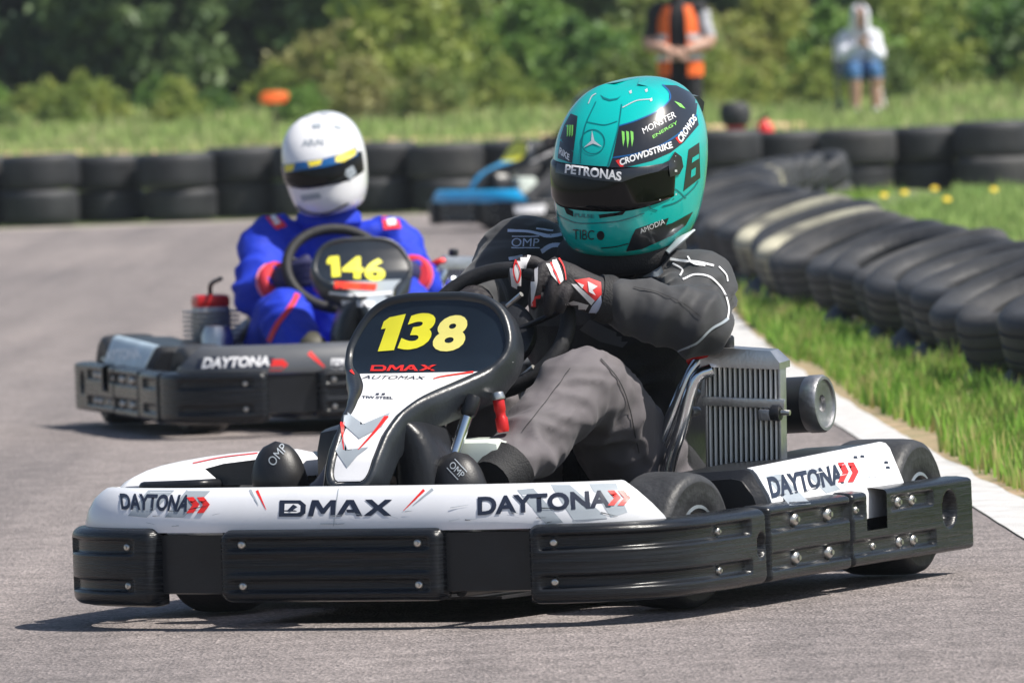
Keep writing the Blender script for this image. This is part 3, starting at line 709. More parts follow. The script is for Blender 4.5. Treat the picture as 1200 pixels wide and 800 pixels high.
# ------------------------------------------------------------------ leading kart
FLc = ground(775, 714)
X1 = Vector((math.cos(R(25)), -math.sin(R(25)), 0))
K1 = Frame(FLc - X1 * .54, 25)
kart1 = build_kart(K1, 'white and black rental kart numbered 138 cornering hard, driver in teal helmet', M_WHITE, M_BLK, M_STKW, M_STKW, None, 'racing karts', key='k1')
def seat_and_engine(k, K, key, hero=True):
    # seat shell
    rr = []
    for z, yb_, hw_, yf in ((.07, .92, .14, .52), (.10, .97, .19, .50), (.2, 1.0, .215, .62), (.32, 1.03, .23, .78), (.44, 1.06, .225, .90), (.52, 1.08, .20, .98)):
        rr.append([(x * hw_ + .03, y, z) for x, y in ((-1, yf), (-1.02, (yf + yb_) / 2), (-.85, yb_ - .02), (0, yb_), (.85, yb_ - .02), (1.02, (yf + yb_) / 2), (1, yf), (.93, yf), (.93, (yf + yb_) / 2), (.78, yb_ - .05), (0, yb_ - .03), (-.78, yb_ - .05), (-.93, (yf + yb_) / 2), (-.93, yf))])
    G().loft(rr).build('seat', M_BLK, k, sharp=60)
    # radiator
    rd = bpy.data.objects.new('radiator', None); col.objects.link(rd); rd.parent = k
    rd.matrix_local = Matrix.Translation((.487, .60, .24)) @ Matrix.Rotation(R(3), 4, 'Y') @ Matrix.Rotation(R(4), 4, 'X')
    G().box((0, .012, .13), (.172, .022, .262), .003).build('core', M_HOLE, rd)
    for i in range(14):
        x = -.080 + .160 * i / 13
        if i == 0: fo = G().box((0, 0, 0), (.0038, .012, .262), .001).build('fin', mat('radiator_fin', (.82, .81, .78), .5, 0., var=.1), rd); fo.location = (x, -.004, .13); fm = fo.data
        else: inst('fin', fm, rd, Matrix.Translation((x, -.004, .13)))
    for x in (-.089, .089): G().box((x, .008, .13), (.007, .034, .27), .003).build('side_rail', M_ALU, rd)
    G().loft([[(x, y, z) for x, y in ((-.10, -.02), (.095, -.02), (.095, .04), (-.10, .04))] if z < .3 else [(x, y, z + (.004 if x < 0 else 0)) for x, y in ((-.075, -.012), (.07, -.012), (.07, .032), (-.075, .032))] for z in (.262, .277, .302)]).build('header_tank', M_ALU, rd, sharp=30)
    G().box((.005, -.014, .185), (.20, .010, .021), .003).build('strap', M_ALU, rd)
    G().lathe([(.001, .03), (.014, .03), (.017, .026), (.017, .006), (.014, .0)], (-.045, .01, .30), n=16).build('filler_cap', M_BLK, rd)
    G().tube([(-.07, .0, .288), (-.10, -.01, .286), (-.13, .0, .27)], [.014, .013, .012], 10, 4).build('hose', M_RED, rd)
    G().lathe([(.001, .012), (.016, .012), (.018, .008), (.018, -.008), (.012, -.012)], (.085, -.02, .165), (1, 0, 0), 14).build('strap_clamp', M_BLK, rd)
    G().lathe([(.001, .02), (.006, .02), (.007, .0)], (.10, -.022, .167), (1, 0, 0), 10).build('strap_bolt', M_BOLT, rd)
    G().box((.06, -.022, .160), (.03, .012, .025), .004).build('bracket', M_STEEL, rd)
    for z in (.16, .20, .245): G().lathe([(.001, .012), (.010, .012), (.012, 0), (.009, -.014)], (-.118, -.01, z), (-.3, -1, 0), 12).build('clamp', M_STEEL, rd)
    # chrome seat stays
    G().tube([K.at(*q) for q in ((826, 414, .58), (806, 446, .565), (780, 508, .55), (765, 545, .55), (752, 600, .55))] if hero else [(.42, .57, .5), (.40, .56, .46), (.33, .55, .3), (.32, .55, .1)], .0165, 14, 6).build('seat_stay', M_CHROME, k)
    G().tube([K.at(*q) for q in ((834, 433, .56), (814, 446, .54), (796, 508, .53), (785, 545, .53), (778, 600, .53))] if hero else [(.44, .5, .47), (.42, .49, .45), (.38, .48, .3), (.37, .48, .1)], .0145, 14, 6).build('seat_stay', M_CHROME, k)
    # exhaust silencer
    ex_ = bpy.data.objects.new('silencer', None); col.objects.link(ex_); ex_.parent = k
    ex_.matrix_local = Matrix.Translation((.06, 1.06, .383)) @ Matrix.Rotation(R(-2), 4, 'Y')
    G().lathe([(.02, -.04), (.05, -.02), (.063, 0), (.064, .02), (.064, .395)], ax=(1, 0, 0), n=36).build('canister', mat('heat_stained_black', (.03, .032, .036), .35, .4, var=.3, vscale=9), ex_)
    G().lathe([(.064, .393), (.066, .397), (.066, .425), (.062, .432), (.055, .432), (.053, .427), (.020, .424), (.018, .415), (.001, .414)], ax=(1, 0, 0), n=36).build('end_cap', M_STEEL, ex_)
    # engine on the right of the seat
    en = bpy.data.objects.new('engine', None); col.objects.link(en); en.parent = k; en.matrix_local = Matrix.Translation((-.36, .95, .10) if hero else (-.36, .78, .08))
    G().box((0, 0, .10), (.20, .24, .20), .03).build('crankcase', M_STEEL, en)
    G().box((0, 0, .26), (.12, .12, .14), .02).build('cylinder', M_STEEL, en)
    G().lathe([(.05, 0), (.055, .02), (.055, .17), (.04, .20), (.001, .205)], (-.02, -.20, .06), n=24).build('canister', M_ALU, en)
    for i in range(7): G().box((0, 0, .21 + i * .016), (.17, .17, .007), .003).build('cooling_fin', M_STEEL, en)
    G().box((0, 0, .34), (.12, .12, .05), .02).build('cylinder_head', M_RED, en)
    G().tube([(0, 0, .36), (.0, -.02, .40), (.02, -.10, .42)], .008, 8, 4).build('spark_lead', M_BLK, en)
    G().tube([(.05, .1, .15), (.15, .2, .22), (.3, .22, .30), (.40, .12, .305)], [.025, .035, .04, .03], 12, 6).build('exhaust_pipe', M_STEEL, en)
    # tank, column, pedals
    G().box((.085, -.05, .255), (.28, .16, .25), .03).build('fuel_tank', M_TANK, k)
    a = K.at(552, 474, -.12); b = K.at(528, 545, -.17)
    if hero:
        G().tube([a, b], .0125, 12, 1).build('tie_column', M_CHROME, k)
        G().lathe([(.001, .02), (.015, .02), (.018, .01), (.018, -.02), (.013, -.028)], a, (a - b), 14).build('column_joint', M_BLK, k)
        p = K.at(584, 468, -.05); q = K.at(590, 506, -.05)
        G().lathe([(.001, 0), (.012, 0), (.014, .006), (.014, .03), (.011, .034), (.011, .044), (.013, .048), (.013, .07), (.011, .074), (.011, (p - q).length)], q, p - q, 14).build('brake_reservoir', M_RED, k)
        G().lathe([(.015, 0), (.016, .004), (.013, .016), (.001, .018)], p, p - q, 14).build('reservoir_cap', M_ALU, k)
        for (u, v_, y, r_) in ((604, 352, .36, .006), (618, 437, .30, .006), (592, 428, .02, .009)):
            c = K.at(u, v_, y); G().tube([c - Vector((.02, 0, .012)), c + Vector((.02, -.01, .014))], r_, 8, 1).build('linkage', M_BOLT, k)
    for x in (.17, -.25):
        G().tube([(x - .03, -.25, .10), (x - .02, -.27, .26), (x + .05, -.27, .26), (x + .06, -.25, .10)], .008, 8, 4).build('pedal', M_STEEL, k)
seat_and_engine(kart1, K1, 'k1')
# --- lettering and graphics of kart 138
tn = bvh('k1nose'); tp_ = bvh('k1podp', 'k1bump'); tf = bvh('k1stem', 'k1face', 'k1rim'); tb = bvh('k1bump')
A1 = (K1, tn)
for poly in ([(178, 569), (208, 571), (172, 606), (150, 604)], [(222, 570), (252, 570), (215, 606), (193, 606)]): patch_px(poly, K1, tn, M_STKG, kart1)
for poly in ([(645, 568), (668, 568), (712, 607), (672, 609)], [(690, 567), (722, 566), (735, 600), (716, 606)], [(606, 574), (625, 572), (660, 612), (640, 614)]): patch_px(poly, K1, tn, M_STKG, kart1)
text_px('DAYTONA', [(139, 578), (224, 580), (219, 600), (143, 597)], K1, tn, M_STKN, kart1, .035, .12)
def chev(x, y, s, K, t, par, m=M_STKR, sl=.25, n=2, h=20, w_=12, th=9):
    for i in range(n):
        ox = x + i * (th + 4.5) * s
        poly = [(0, 0), (th, 0), (th + w_, h / 2), (th, h), (0, h), (w_, h / 2)]
        patch_px([(ox + a * s, y + (b) * s - a * s * sl * .2) for a, b in poly], K, t, m, par, cell=4, off=.004)
chev(219, 583, .9, K1, tn, kart1, w_=8)
LET = {'D': ([[(0, 0), (0, 1), (.78, 1), (1, .72), (1, .2), (.82, 0)]], [[(.2, .22), (.2, .78), (.7, .78), (.8, .66), (.8, .3), (.7, .22)]]),
       'M': ([[(0, 0), (.12, 1), (.36, 1), (.55, .5), (.80, 1), (1, 1), (1, 0), (.82, 0), (.82, .66), (.60, .16), (.48, .16), (.27, .66), (.19, 0)]], []),
       'A': ([[(0, 0), (.36, 1), (.64, 1), (1, 0), (.78, 0), (.70, .22), (.42, .22), (.36, .40), (.62, .40), (.5, .74), (.22, 0)]], []),
       'X': ([[(0, 0), (.36, .5), (.02, 1), (.28, 1), (.51, .66), (.74, 1), (1, 1), (.65, .5), (1, 0), (.74, 0), (.50, .34), (.26, 0)]], [])}
def wordmark(boxes, y0, y1, K, t, m, bgm, par, sl=0., off=.0022):
    for ch, x0, x1 in boxes:
        for L, mm, d in ((LET[ch][0], m, 0), (LET[ch][1], bgm, .0007)):
            for poly in L: patch_px([(x0 + (x1 - x0) * a + sl * b * (y1 - y0), y1 + (y0 - y1) * b - (x0 - 390) * .008) for a, b in poly], K, t, mm, par, 6, 'lettering', off + d)
wordmark([('D', 327, 358), ('M', 361, 393), ('A', 394, 425), ('X', 426, 459)], 585.5, 604.5, K1, tn, M_STKN, M_STKW, kart1, .05)
patch_px([(344, 591), (349, 594), (340, 600), (337, 598)], K1, tn, M_STKN, kart1, 4, 'lettering', .0036)
text_px('DAYTONA', [(560, 582), (714, 574), (716, 594), (560, 604)], K1, tn, M_STKN, kart1, .035)
chev(712, 575, .85, K1, tn, kart1, sl=.1, w_=9)
for a, b, m in (((299, 570), (312, 597), M_STKR), ((291, 570), (303, 592), M_STKG), ((502, 569), (473, 598), M_STKR), ((512, 569), (484, 592), M_STKG)): line_px([a, b], (4, .6), K1, tn, m, kart1, 'sticker')
line_px([(397, 570), (394, 592), (391, 616)], 1.0, K1, tn, M_STKG, kart1, 'panel_seam')
# pod lettering
for poly in ([(896, 558), (914, 555), (950, 590), (925, 592)], [(940, 551), (958, 549), (985, 573), (968, 578)]): patch_px(poly, K1, tp_, M_STKG, kart1)
text_px('DAYTONA', [(898, 559), (984, 543), (989, 566), (904, 584)], K1, tp_, M_STKN, kart1, .04)
chev(981, 542, 1.0, K1, tp_, kart1, sl=.3, h=23, w_=6, th=7)
for x, y in ((1000, 534), (1008, 533), (1036, 540), (1038, 546)): patch_px([(x, y), (x + 4, y), (x + 5, y + 3), (x, y + 3)], K1, tp_, M_STKN, kart1, 3)
# number panel
def digits(parts, K, t, par):
    for s, quad, m in parts: text_px(s, quad, K, t, m, par, .045, .0, 8, 8, off=.003)
patch_px([(457, 372), (476, 368), (462, 410.5), (443, 412), (452.5, 385), (447, 386), (450, 377)], K1, tf, M_STKY, kart1, 4, 'lettering', .003)
QD = [('3', [(482, 368), (515, 366), (501, 408), (465, 411)], M_STKY), ('8', [(516, 371), (551, 368), (543, 411), (504, 413)], M_STKP)]
digits(QD, K1, tf, kart1)
wordmark([('D', 434, 452), ('M', 453, 472), ('A', 472, 490), ('X', 491, 510)], 428.5, 435.5, K1, tf, M_STKR, M_SCRN, kart1, .25, .003)
text_px('AUTOMAX', [(426, 440), (500, 441), (498, 445), (424, 444)], K1, tf, M_STKN, kart1, .03, .2, off=.0028)
text_px('TIW.STEEL', [(424, 464), (461, 465), (461, 468), (424, 467)], K1, tf, M_STKN, kart1, .03, 0, off=.0028)
for x in (441, 448): patch_px([(x, 461), (x + 4, 461), (x + 3, 463), (x - 1, 463)], K1, tf, M_STKN, kart1, 3, off=.0028)
for poly, m in (([(404, 481), (426, 497), (458, 483), (448, 500), (421, 514), (402, 497)], M_STKG), ([(401, 513), (408, 527), (432, 524), (420, 533), (407, 548), (393, 528)], M_STKG)): patch_px(poly, K1, tf, m, kart1, off=.0026)
line_px([(402, 488), (401, 505), (403, 527)], (5, 1), K1, tf, M_STKR, kart1, 'sticker', .003)
line_px([(454, 487), (440, 505), (420, 527)], (5, 1), K1, tf, M_STKR, kart1, 'sticker', .003)
line_px([(411, 434), (415, 439)], (3, 1), K1, tf, M_STKR, kart1, 'sticker', .003)
line_px([(555, 436), (520, 441), (508, 444)], (2, 1), K1, tf, M_STKR, kart1, 'sticker', .003)
tpr = bvh('k1podr')
_q = [K1.at(*q, -.178) for q in ((240, 549), (262, 543), (301, 538), (301, 568), (262, 568))]
G().loft([[p + Vector((0, d, 0)) for p in _q] for d in (0, .012)]).build('pod_recess_shade', M_GREYP, kart1, smooth=False)  # dark sheet drawn for the shade in the pod's recess
_r = random.Random(4)
for i in range(26):
    x0 = _r.choice([_r.uniform(150, 250), _r.uniform(560, 740), _r.uniform(300, 560)]); y0 = _r.uniform(594, 616); L_ = _r.uniform(5, 22); sl_ = _r.uniform(-.25, .25)
    line_px([(x0, y0), (x0 + L_, y0 + sl_ * L_)], (_r.uniform(.5, 1.3), .3), K1, tn, _r.choice([M_STKG, M_GREYP, M_STKG]), kart1, 'scuff_mark', .0045)
for i in range(14):
    x0 = _r.uniform(905, 1035); y0 = 578 - (x0 - 905) * .17 + _r.uniform(-22, 6); L_ = _r.uniform(4, 12)
    line_px([(x0, y0), (x0 + L_, y0 - .2 * L_)], (_r.uniform(.5, 1.2), .3), K1, tp_, _r.choice([M_STKG, M_STKW, M_GREYP]), kart1, 'scuff_mark', .005)
line_px([(226, 543), (260, 536), (302, 531)], 1.2, K1, tpr, M_STKR, kart1, 'sticker', .003)
# ------------------------------------------------------------------ people: lofted limbs fused into one skin
def seg_d(p, a, b):
    ab = b - a; t = max(0, min(1, (p - a).dot(ab) / max(1e-9, ab.length_squared))); return (p - a - ab * t).length
def fuse(g, voxel, smooth_it=4, wr=0., wf=9., seed=0, fold=None):
    me = bpy.data.meshes.new('tmp'); me.from_pydata([tuple(x) for x in g.v], [], g.f); ob = bpy.data.objects.new('tmp', me); col.objects.link(ob)
    r = ob.modifiers.new('r', 'REMESH'); r.mode = 'VOXEL'; r.voxel_size = voxel
    s_ = ob.modifiers.new('s', 'SMOOTH'); s_.factor = .5; s_.iterations = smooth_it
    dg = bpy.context.evaluated_depsgraph_get(); m2 = bpy.data.meshes.new_from_object(ob.evaluated_get(dg))
    v = [x.co.copy() for x in m2.vertices]; nn = [x.normal.copy() for x in m2.vertices]; f = [tuple(p.vertices) for p in m2.polygons]
    bpy.data.objects.remove(ob); bpy.data.meshes.remove(me); bpy.data.meshes.remove(m2)
    if wr:
        for i, p in enumerate(v):
            q = p * wf + Vector((seed, 0, 0)); q = q + noise.noise_vector(q * .6) * .9
            a = noise.noise(Vector((q.x * .8, q.y * .8, q.z * 1.7))); b = noise.noise(q * 2.3 + Vector((3, 7, 1)))
            d = (1 - abs(a) * 2.2) * .8 + (1 - abs(b) * 2) * .3 - .6
            v[i] = p + nn[i] * d * wr
    for c, dr, rad, fq, am in (fold or []):
        c = Vector(c); dr = Vector(dr).normalized()
        for i, p in enumerate(v):
            q = p - c; L = q.length
            if L < rad:
                t = q.dot(dr) * fq + 1.6 * noise.noise(p * 9) + 2.2 * noise.noise(p * 4 + Vector((5, 1, 2)))
                v[i] = p + nn[i] * am * (1 - (L / rad) ** 2) * (1 - abs(math.sin(t)) * 1.7)
    return v, f
def ell(c, A, B, n=24): return [c + A * math.cos(2 * math.pi * j / n) + B * math.sin(2 * math.pi * j / n) for j in range(n)]
def limb(g, pts, rad, n=18, sm=8): g.tube(pts, rad, n, sm)
def body(J, sc_=1., voxel=.011, wr=.006, seed=0, wf=9., torso=(.165, .115), legs=True, smooth_it=4, bulk=1., fold=None):
    J = {k: Vector(v) for k, v in J.items()}; g = G()
    sv = (J['shL'] - J['shR']); sv = sv.normalized(); hv = (J['hipL'] - J['hipR']).normalized(); up = (J['neck'] - J['pel']).normalized()
    rings = []
    chest = J['chest'] if 'chest' in J else J['pel'].lerp(J['neck'], .62); tw, td = torso
    for t, c, w_, d in ((0, J['pel'] - up * .06, .10, .08), (0, J['pel'], tw * 1.0, td * 1.05), (.35, J['pel'].lerp(chest, .5), tw * .95, td * 1.0), (.65, chest, tw * 1.08, td * 1.08), (.85, chest.lerp(J['neck'], .45), tw * 1.05, td), (1, chest.lerp(J['neck'], .78), tw * .75, td * .75), (1, J['neck'] - up * .01, .075, .07), (1, J['neck'] + up * .05, .06, .06)):
        a = hv.lerp(sv, t).normalized(); b = a.cross(up).normalized(); rings.append(ell(c, a * w_ * sc_, b * d * sc_))
    g.loft(rings)
    for S in 'LR':
        sh, el, wr_ = J['sh' + S], J['el' + S], J['wr' + S]
        limb(g, [chest.lerp(J['neck'], .6).lerp(sh, .45), sh, sh.lerp(el, .5), el, el.lerp(wr_, .5), wr_], [r * sc_ * bulk for r in (.07, .083, .074, .070, .062, .047)])
        if legs:
            hp, kn, an = J['hip' + S], J['kn' + S], J['an' + S]
            limb(g, [J['pel'].lerp(hp, .4), hp, hp.lerp(kn, .5), kn, kn.lerp(an, .45), an], [r * sc_ * bulk for r in (.10, .105, .098, .082, .074, .056)])
    return fuse(g, voxel, smooth_it, wr, wf, seed, fold)
def glove(chains, palm, voxel=.0045):
    g = G()
    for c, r in chains: g.tube(c, r, 12, 6)
    for c, r in palm: g.tube(c, r, 14, 6)
    return fuse(g, voxel, 5)
HS = [(-.175, .135, .05, .085), (-.17, .165, .085, .108), (-.155, .186, .118, .124), (-.12, .200, .155, .141), (-.07, .203, .180, .152), (-.02, .200, .195, .158), (.03, .188, .206, .160), (.075, .166, .212, .155), (.115, .134, .208, .142), (.145, .098, .196, .124), (.170, .058, .172, .098), (.187, .012, .13, .064), (.194, -.03, .085, .028)]
def helmet_pt(z, a, d=0.):
    zz = [h[0] for h in HS]; f = interp(z, zz, [h[1] for h in HS]); b = interp(z, zz, [h[2] for h in HS]); w_ = interp(z, zz, [h[3] for h in HS])
    c, s_ = math.cos(a), math.sin(a); L = f if c > 0 else b; e = 2.25
    r = (abs(c) ** e + abs(s_) ** e) ** (-1 / e)
    return Vector((s_ * r * (w_ + d), -c * r * (L + d), z))
def helmet_mesh(T, n=72, m_=44):
    P, _ = smooth_path([(h[0], h[1], h[2]) for h in HS], 0, 4); rings = []
    for i in range(m_ + 1):
        t = i / m_; z = -.175 + .369 * (.5 - .5 * math.cos(math.pi * t)); rings.append([T @ helmet_pt(z, 2 * math.pi * j / n) for j in range(n)])
    g = G().loft(rings, cap=False); e = len(g.v); g.v.append(T @ Vector((0, .058, .1955)))
    k = m_ * n
    for j in range(n): g.f.append((k + j, k + (j + 1) % n, e))
    return g
def visor_mesh(T, a0=R(84), zt=lambda a: .045, zb=lambda a: -.065, d=.0045, n=48, m_=12):
    rows = []
    for j in range(m_ + 1):
        row = []
        for i in range(n + 1):
            a = -a0 + 2 * a0 * i / n; z0, z1 = zb(a), zt(a); e = min(1, min(j, m_ - j) * 1.0, min(i, n - i) * 1.0)
            row.append(T @ helmet_pt(z0 + (z1 - z0) * j / m_, a, d * e))
        rows.append(row)
    return G().loft(rows, cap=False, close=False)
def smooth_hs():
    global HS
    P, _ = smooth_path([(h[1], h[2], h[3]) for h in HS], 0, 6); Z, _ = smooth_path([(h[0], 0, 0) for h in HS], 0, 6)
    HS = [(z.x, p.x, p.y, max(p.z, .001)) for z, p in zip(Z, P)]
smooth_hs()

M_SUIT = mat('charcoal_suit', (.027, .028, .032), .72, var=.14, vscale=6, bump=.12, bscale=700, sheen=.15)
M_SUITG = mat('grey_suit_trousers', (.118, .106, .114), .8, var=.12, vscale=8, bump=.12, bscale=700, sheen=.05)
M_SUITB = mat('black_cloth_and_torso_shade', (.012, .012, .014), .75, var=.2, vscale=8, bump=.3, bscale=240)
M_TEAL = mat('teal_helmet_paint', (.0, .46, .43), .22, var=.05, vscale=5, coat=.8)
M_TEAL2 = mat('dark_teal_paint', (.0, .16, .18), .3, var=.05, coat=.6)
M_HBLK = mat('helmet_black', (.016, .018, .024), .3, var=.1, coat=.6)
M_HBLU = mat('helmet_blue', (.01, .10, .30), .3, var=.1, coat=.5)
M_VISOR = mat('dark_visor', (.004, .004, .005), .10, var=.1, coat=.0, spec=.28)
M_SILV = mat('silver_print', (.62, .66, .70), .35, .3, var=.05)
M_GRN = mat('green_print', (.22, .62, .12), .4, var=.05)
M_GLOVE = mat('black_glove', (.018, .015, .018), .7, var=.2, vscale=30, bump=.3, bscale=200)
M_GLW = mat('white_glove_panel', (.66, .64, .66), .6, var=.08, vscale=30)
M_GLR = mat('red_glove_panel', (.70, .03, .03), .6, var=.1, vscale=30)
M_SHOE = mat('black_shoe', (.014, .014, .016), .45, var=.2, vscale=20, bump=.08, bscale=300)
M_REDS = mat('suit_red', (.72, .03, .05), .7, var=.1)

# ------------------------------------------------------------------ driver of kart 138
p1 = root('person', 'person in charcoal racing suit and teal helmet driving the white kart numbered 138', 'person', K1.M)
at = K1.at
J = dict(pel=(.05, .84, .20), chest=at(722, 400, .80), neck=at(733, 308, .75), shL=at(815, 338, .70), shR=at(612, 300, .74), elL=at(812, 378, .50), elR=at(566, 350, .60), wrL=at(706, 350, .40), wrR=at(556, 358, .44),
         hipL=(.20, .80, .20), hipR=(-.06, .80, .20), knL=at(684, 455, .30), knR=(-.11, .28, .48), anL=at(585, 555, -.10), anR=(-.23, -.10, .22))
def body1():
    J_ = {k: Vector(v) for k, v in J.items()}
    v, f = body(J_, 1., .009, .014, 3, 7.5, (.205, .13), True, 2, 1.10, [(J_['elL'], (1, .3, -.5), .15, 42, .010), (J_['shL'].lerp(J_['elL'], .3), (.3, .5, 1), .13, 45, .007), (J_['elL'].lerp(J_['wrL'], .75), (1, .2, .3), .10, 60, .005), (J_['knL'] + Vector((.02, .1, -.06)), (.2, 1, .3), .16, 40, .010), (J_['knL'].lerp(J_['anL'], .75), (.3, .2, 1), .13, 45, .008), (J_['shR'], (.6, 0, 1), .15, 40, .007)])
    o = mk('racing_suit', v, f, M_SUIT, p1, sharp=None, reg='d1')
    me = o.data; me.materials.append(M_SUITG); me.materials.append(M_SUITB)
    for p in me.polygons:
        c = p.center
        dl = min(seg_d(c, J_['hipL'], J_['knL']), seg_d(c, J_['knL'], J_['anL']), seg_d(c, J_['hipR'], J_['knR']), seg_d(c, J_['knR'], J_['anR']))
        da = min(seg_d(c, J_['shL'], J_['elL']), seg_d(c, J_['elL'], J_['wrL'])) 
        dt = seg_d(c, J_['pel'], J_['neck']) - .10
        if dl < min(da, dt) and dl < .15 and c.y < .7: p.material_index = 1
        elif dt < da - .05 and c.z < .60: p.material_index = 2  # torso darker than the sleeves, its shade put into the suit colour
    return o
suit = body1()
ts = bvh('d1')
# helmet
hc = at(738, 197, .70)
TH = Matrix.Translation(hc) @ Matrix.Rotation(R(-4), 4, 'Z') @ Matrix.Rotation(R(5), 4, 'Y') @ Matrix.Rotation(R(9), 4, 'X')
hel = helmet_mesh(TH).build('helmet', M_TEAL, p1, sharp=60, reg='h1')
th_ = bvh('h1')
vz_t = lambda a: .028 + .012 * math.cos(a) ; vz_b = lambda a: -.060 + .030 * max(0, abs(a) - .5) ** 1.5
visor_mesh(TH, R(70), vz_t, vz_b).build('visor', M_VISOR, hel, sharp=None, reg='v1')
tv = bvh('v1', 'h1')
# --- helmet graphics
def z5(L): return [(620 + x * .3, 80 + y * .3) for x, y in L]
def HP(poly, m, off=.0012, cell=5, tree=None, smooth=False, name='sticker'): return patch_px(z5(poly), K1, tree or th_, m, hel, cell, name, off, smooth)
def HL(pts, wd, m, off=.002, tree=None): return line_px(z5(pts), wd, K1, tree or th_, m, hel, 'pinstripe', off)
def HT(s, q, m, bold=.03, shear=0., tree=None, off=.0028): return text_px(s, z5(q), K1, tree or th_, m, hel, bold, shear, off=off)
HP([(352, 228), (420, 206), (500, 170), (546, 128), (547, 95), (520, 66), (575, 68), (630, 95), (658, 130), (652, 182), (600, 242), (520, 297), (420, 333), (326, 350)], M_HBLK, .0012, 2.6)
HP([(325, 352), (420, 336), (520, 300), (600, 246), (655, 185), (662, 222), (604, 290), (552, 330), (480, 362), (400, 382), (308, 398)], M_HBLK, .0012, 2.6)
HL([(328, 350), (420, 334), (520, 298), (600, 243), (654, 182)], 1.8, M_HBLU)
HL([(352, 226), (420, 205), (500, 169), (547, 127), (547, 94), (521, 65)], 1.6, M_HBLU)
HP([(163, 178), (190, 188), (184, 250), (174, 325), (142, 305), (122, 275), (138, 222)], M_HBLK)
HP([(122, 282), (174, 328), (168, 372), (112, 352)], M_HBLK)
HL([(262, 132), (222, 220), (206, 300), (200, 372)], 1.2, M_TEAL2); HL([(362, 142), (350, 225), (332, 300), (306, 392)], 1.4, M_TEAL2)
HL([(225, 210), (262, 218), (300, 222), (345, 208)], 1.0, M_TEAL2)
HP([(278, 104), (290, 122), (315, 130), (345, 124), (360, 108), (345, 118), (315, 122), (292, 114)], M_TEAL2, .002, 4)
for x, y in ((390, 92), (452, 86), (470, 122)): HP([(x, y), (x + 10, y - 6), (x + 12, y + 6), (x + 4, y + 10)], M_SILV, .002, 3)
HL([(365, 155), (420, 128), (475, 122)], 1.2, M_SILV); HL([(232, 140), (245, 112), (262, 100)], 1.2, M_SILV)
n = 28
HL([(250 + 46 * math.cos(2 * math.pi * i / n), 288 + 47 * math.sin(2 * math.pi * i / n)) for i in range(n + 1)], 1.1, M_TEAL2)
for a in (-95, 28, 148):
    e = (250 + 42 * math.cos(R(a)), 288 + 44 * math.sin(R(a))); t = (-math.sin(R(a)) * 7, math.cos(R(a)) * 7)
    HP([(250 + t[0], 288 + t[1]), e, (250 - t[0], 288 - t[1])], M_SILV, .0026, 4)
for i, (x0, hh) in enumerate(((362, 58), (379, 66), (396, 60))):
    HP([(x0, 246), (x0 + 11, 250), (x0 + 12, 278), (x0 + 6, 248 + hh), (x0 + 3, 285)], M_GRN, .0026, 4)
for i, x0 in enumerate((150, 159, 168)): HP([(x0, 222), (x0 + 6, 224), (x0 + 4, 262), (x0 - 1, 270)], M_GRN, .0026, 4)
HP([(566, 130), (592, 140), (610, 160), (588, 152)], M_GRN, .0026, 4)
HT('MONSTER', [(440, 236), (566, 168), (574, 192), (448, 258)], M_STKW, .02)
HT('ENERGY', [(480, 264), (576, 206), (580, 217), (484, 276)], M_GRN, .02)
HT('CROWDSTRIKE', [(352, 356), (554, 286), (561, 311), (356, 382)], M_STKW, .035)
HP([(338, 362), (352, 356), (370, 384), (356, 386)], M_STKR, .0026, 4)
HT('CROWDS', [(576, 270), (640, 178), (655, 200), (594, 294)], M_STKW, .035)
HP([(570, 274), (578, 268), (596, 292), (586, 294)], M_STKR, .0026, 4)
HT('RIKE', [(122, 308), (160, 338), (158, 362), (118, 334)], M_STKW, .035)
HP([(112, 372), (200, 388), (310, 402), (420, 390), (520, 372), (560, 352), (560, 376), (500, 404), (420, 424), (360, 446), (250, 436), (140, 416), (106, 408)], M_HBLK, .0056, 5, tv, name='visor_strip')
HT('PETRONAS', [(147, 378), (362, 405), (360, 441), (144, 411)], M_STKW, .035, 0, tv, .008)
HP([(540, 366), (566, 326), (592, 346), (599, 384), (584, 414), (548, 424)], M_HBLK, .006, 5, tv, name='visor_pivot')
for x, y, q in ((566, 342, 3), (562, 362, 3), (564, 396, 9), (505, 510, 5), (566, 488, 6)): HP([(x, y), (x + q, y), (x + q, y + q), (x, y + q)], M_SILV, .0085, 3, tv, name='visor_screw')
HP([(622, 318), (664, 290), (668, 428), (602, 480)], M_HBLK, .0016, 5)
for q in ([(636, 350), (662, 334), (662, 352), (634, 370)], [(632, 398), (650, 386), (648, 416), (630, 428)]): HP(q, M_TEAL, .0026, 5)
HP([(136, 540), (172, 558), (174, 580), (148, 568)], M_HOLE, .0018, 4); HP([(272, 572), (340, 564), (378, 556), (366, 572), (276, 586)], M_HOLE, .0018, 4)
HT('PULSE', [(178, 566), (254, 572), (254, 586), (178, 581)], M_TEAL2, .02)
HL([(110, 572), (150, 592), (205, 606), (330, 600), (400, 584), (450, 566)], 1.4, M_TEAL2); HL([(105, 500), (180, 540), (260, 552), (360, 540), (450, 520), (475, 548), (500, 556)], 1.4, M_TEAL2)
HT('TIBC', [(172, 628), (256, 633), (254, 670), (174, 668)], M_HBLK, .0)
HP([(280 + 15 * math.cos(2 * math.pi * i / 16), 653 + 18 * math.sin(2 * math.pi * i / 16)) for i in range(16)], M_HBLK, .002, 5)
HL([(282, 702), (340, 696), (388, 684)], 1.2, M_HBLK)
HP([(378, 716), (402, 655), (416, 628), (545, 584), (534, 612), (560, 604), (640, 560), (612, 612), (560, 652), (440, 706)], M_HBLK, .0016, 5)
HT('AMODIA', [(430, 628), (526, 586), (530, 606), (435, 646)], M_STKW, .02)
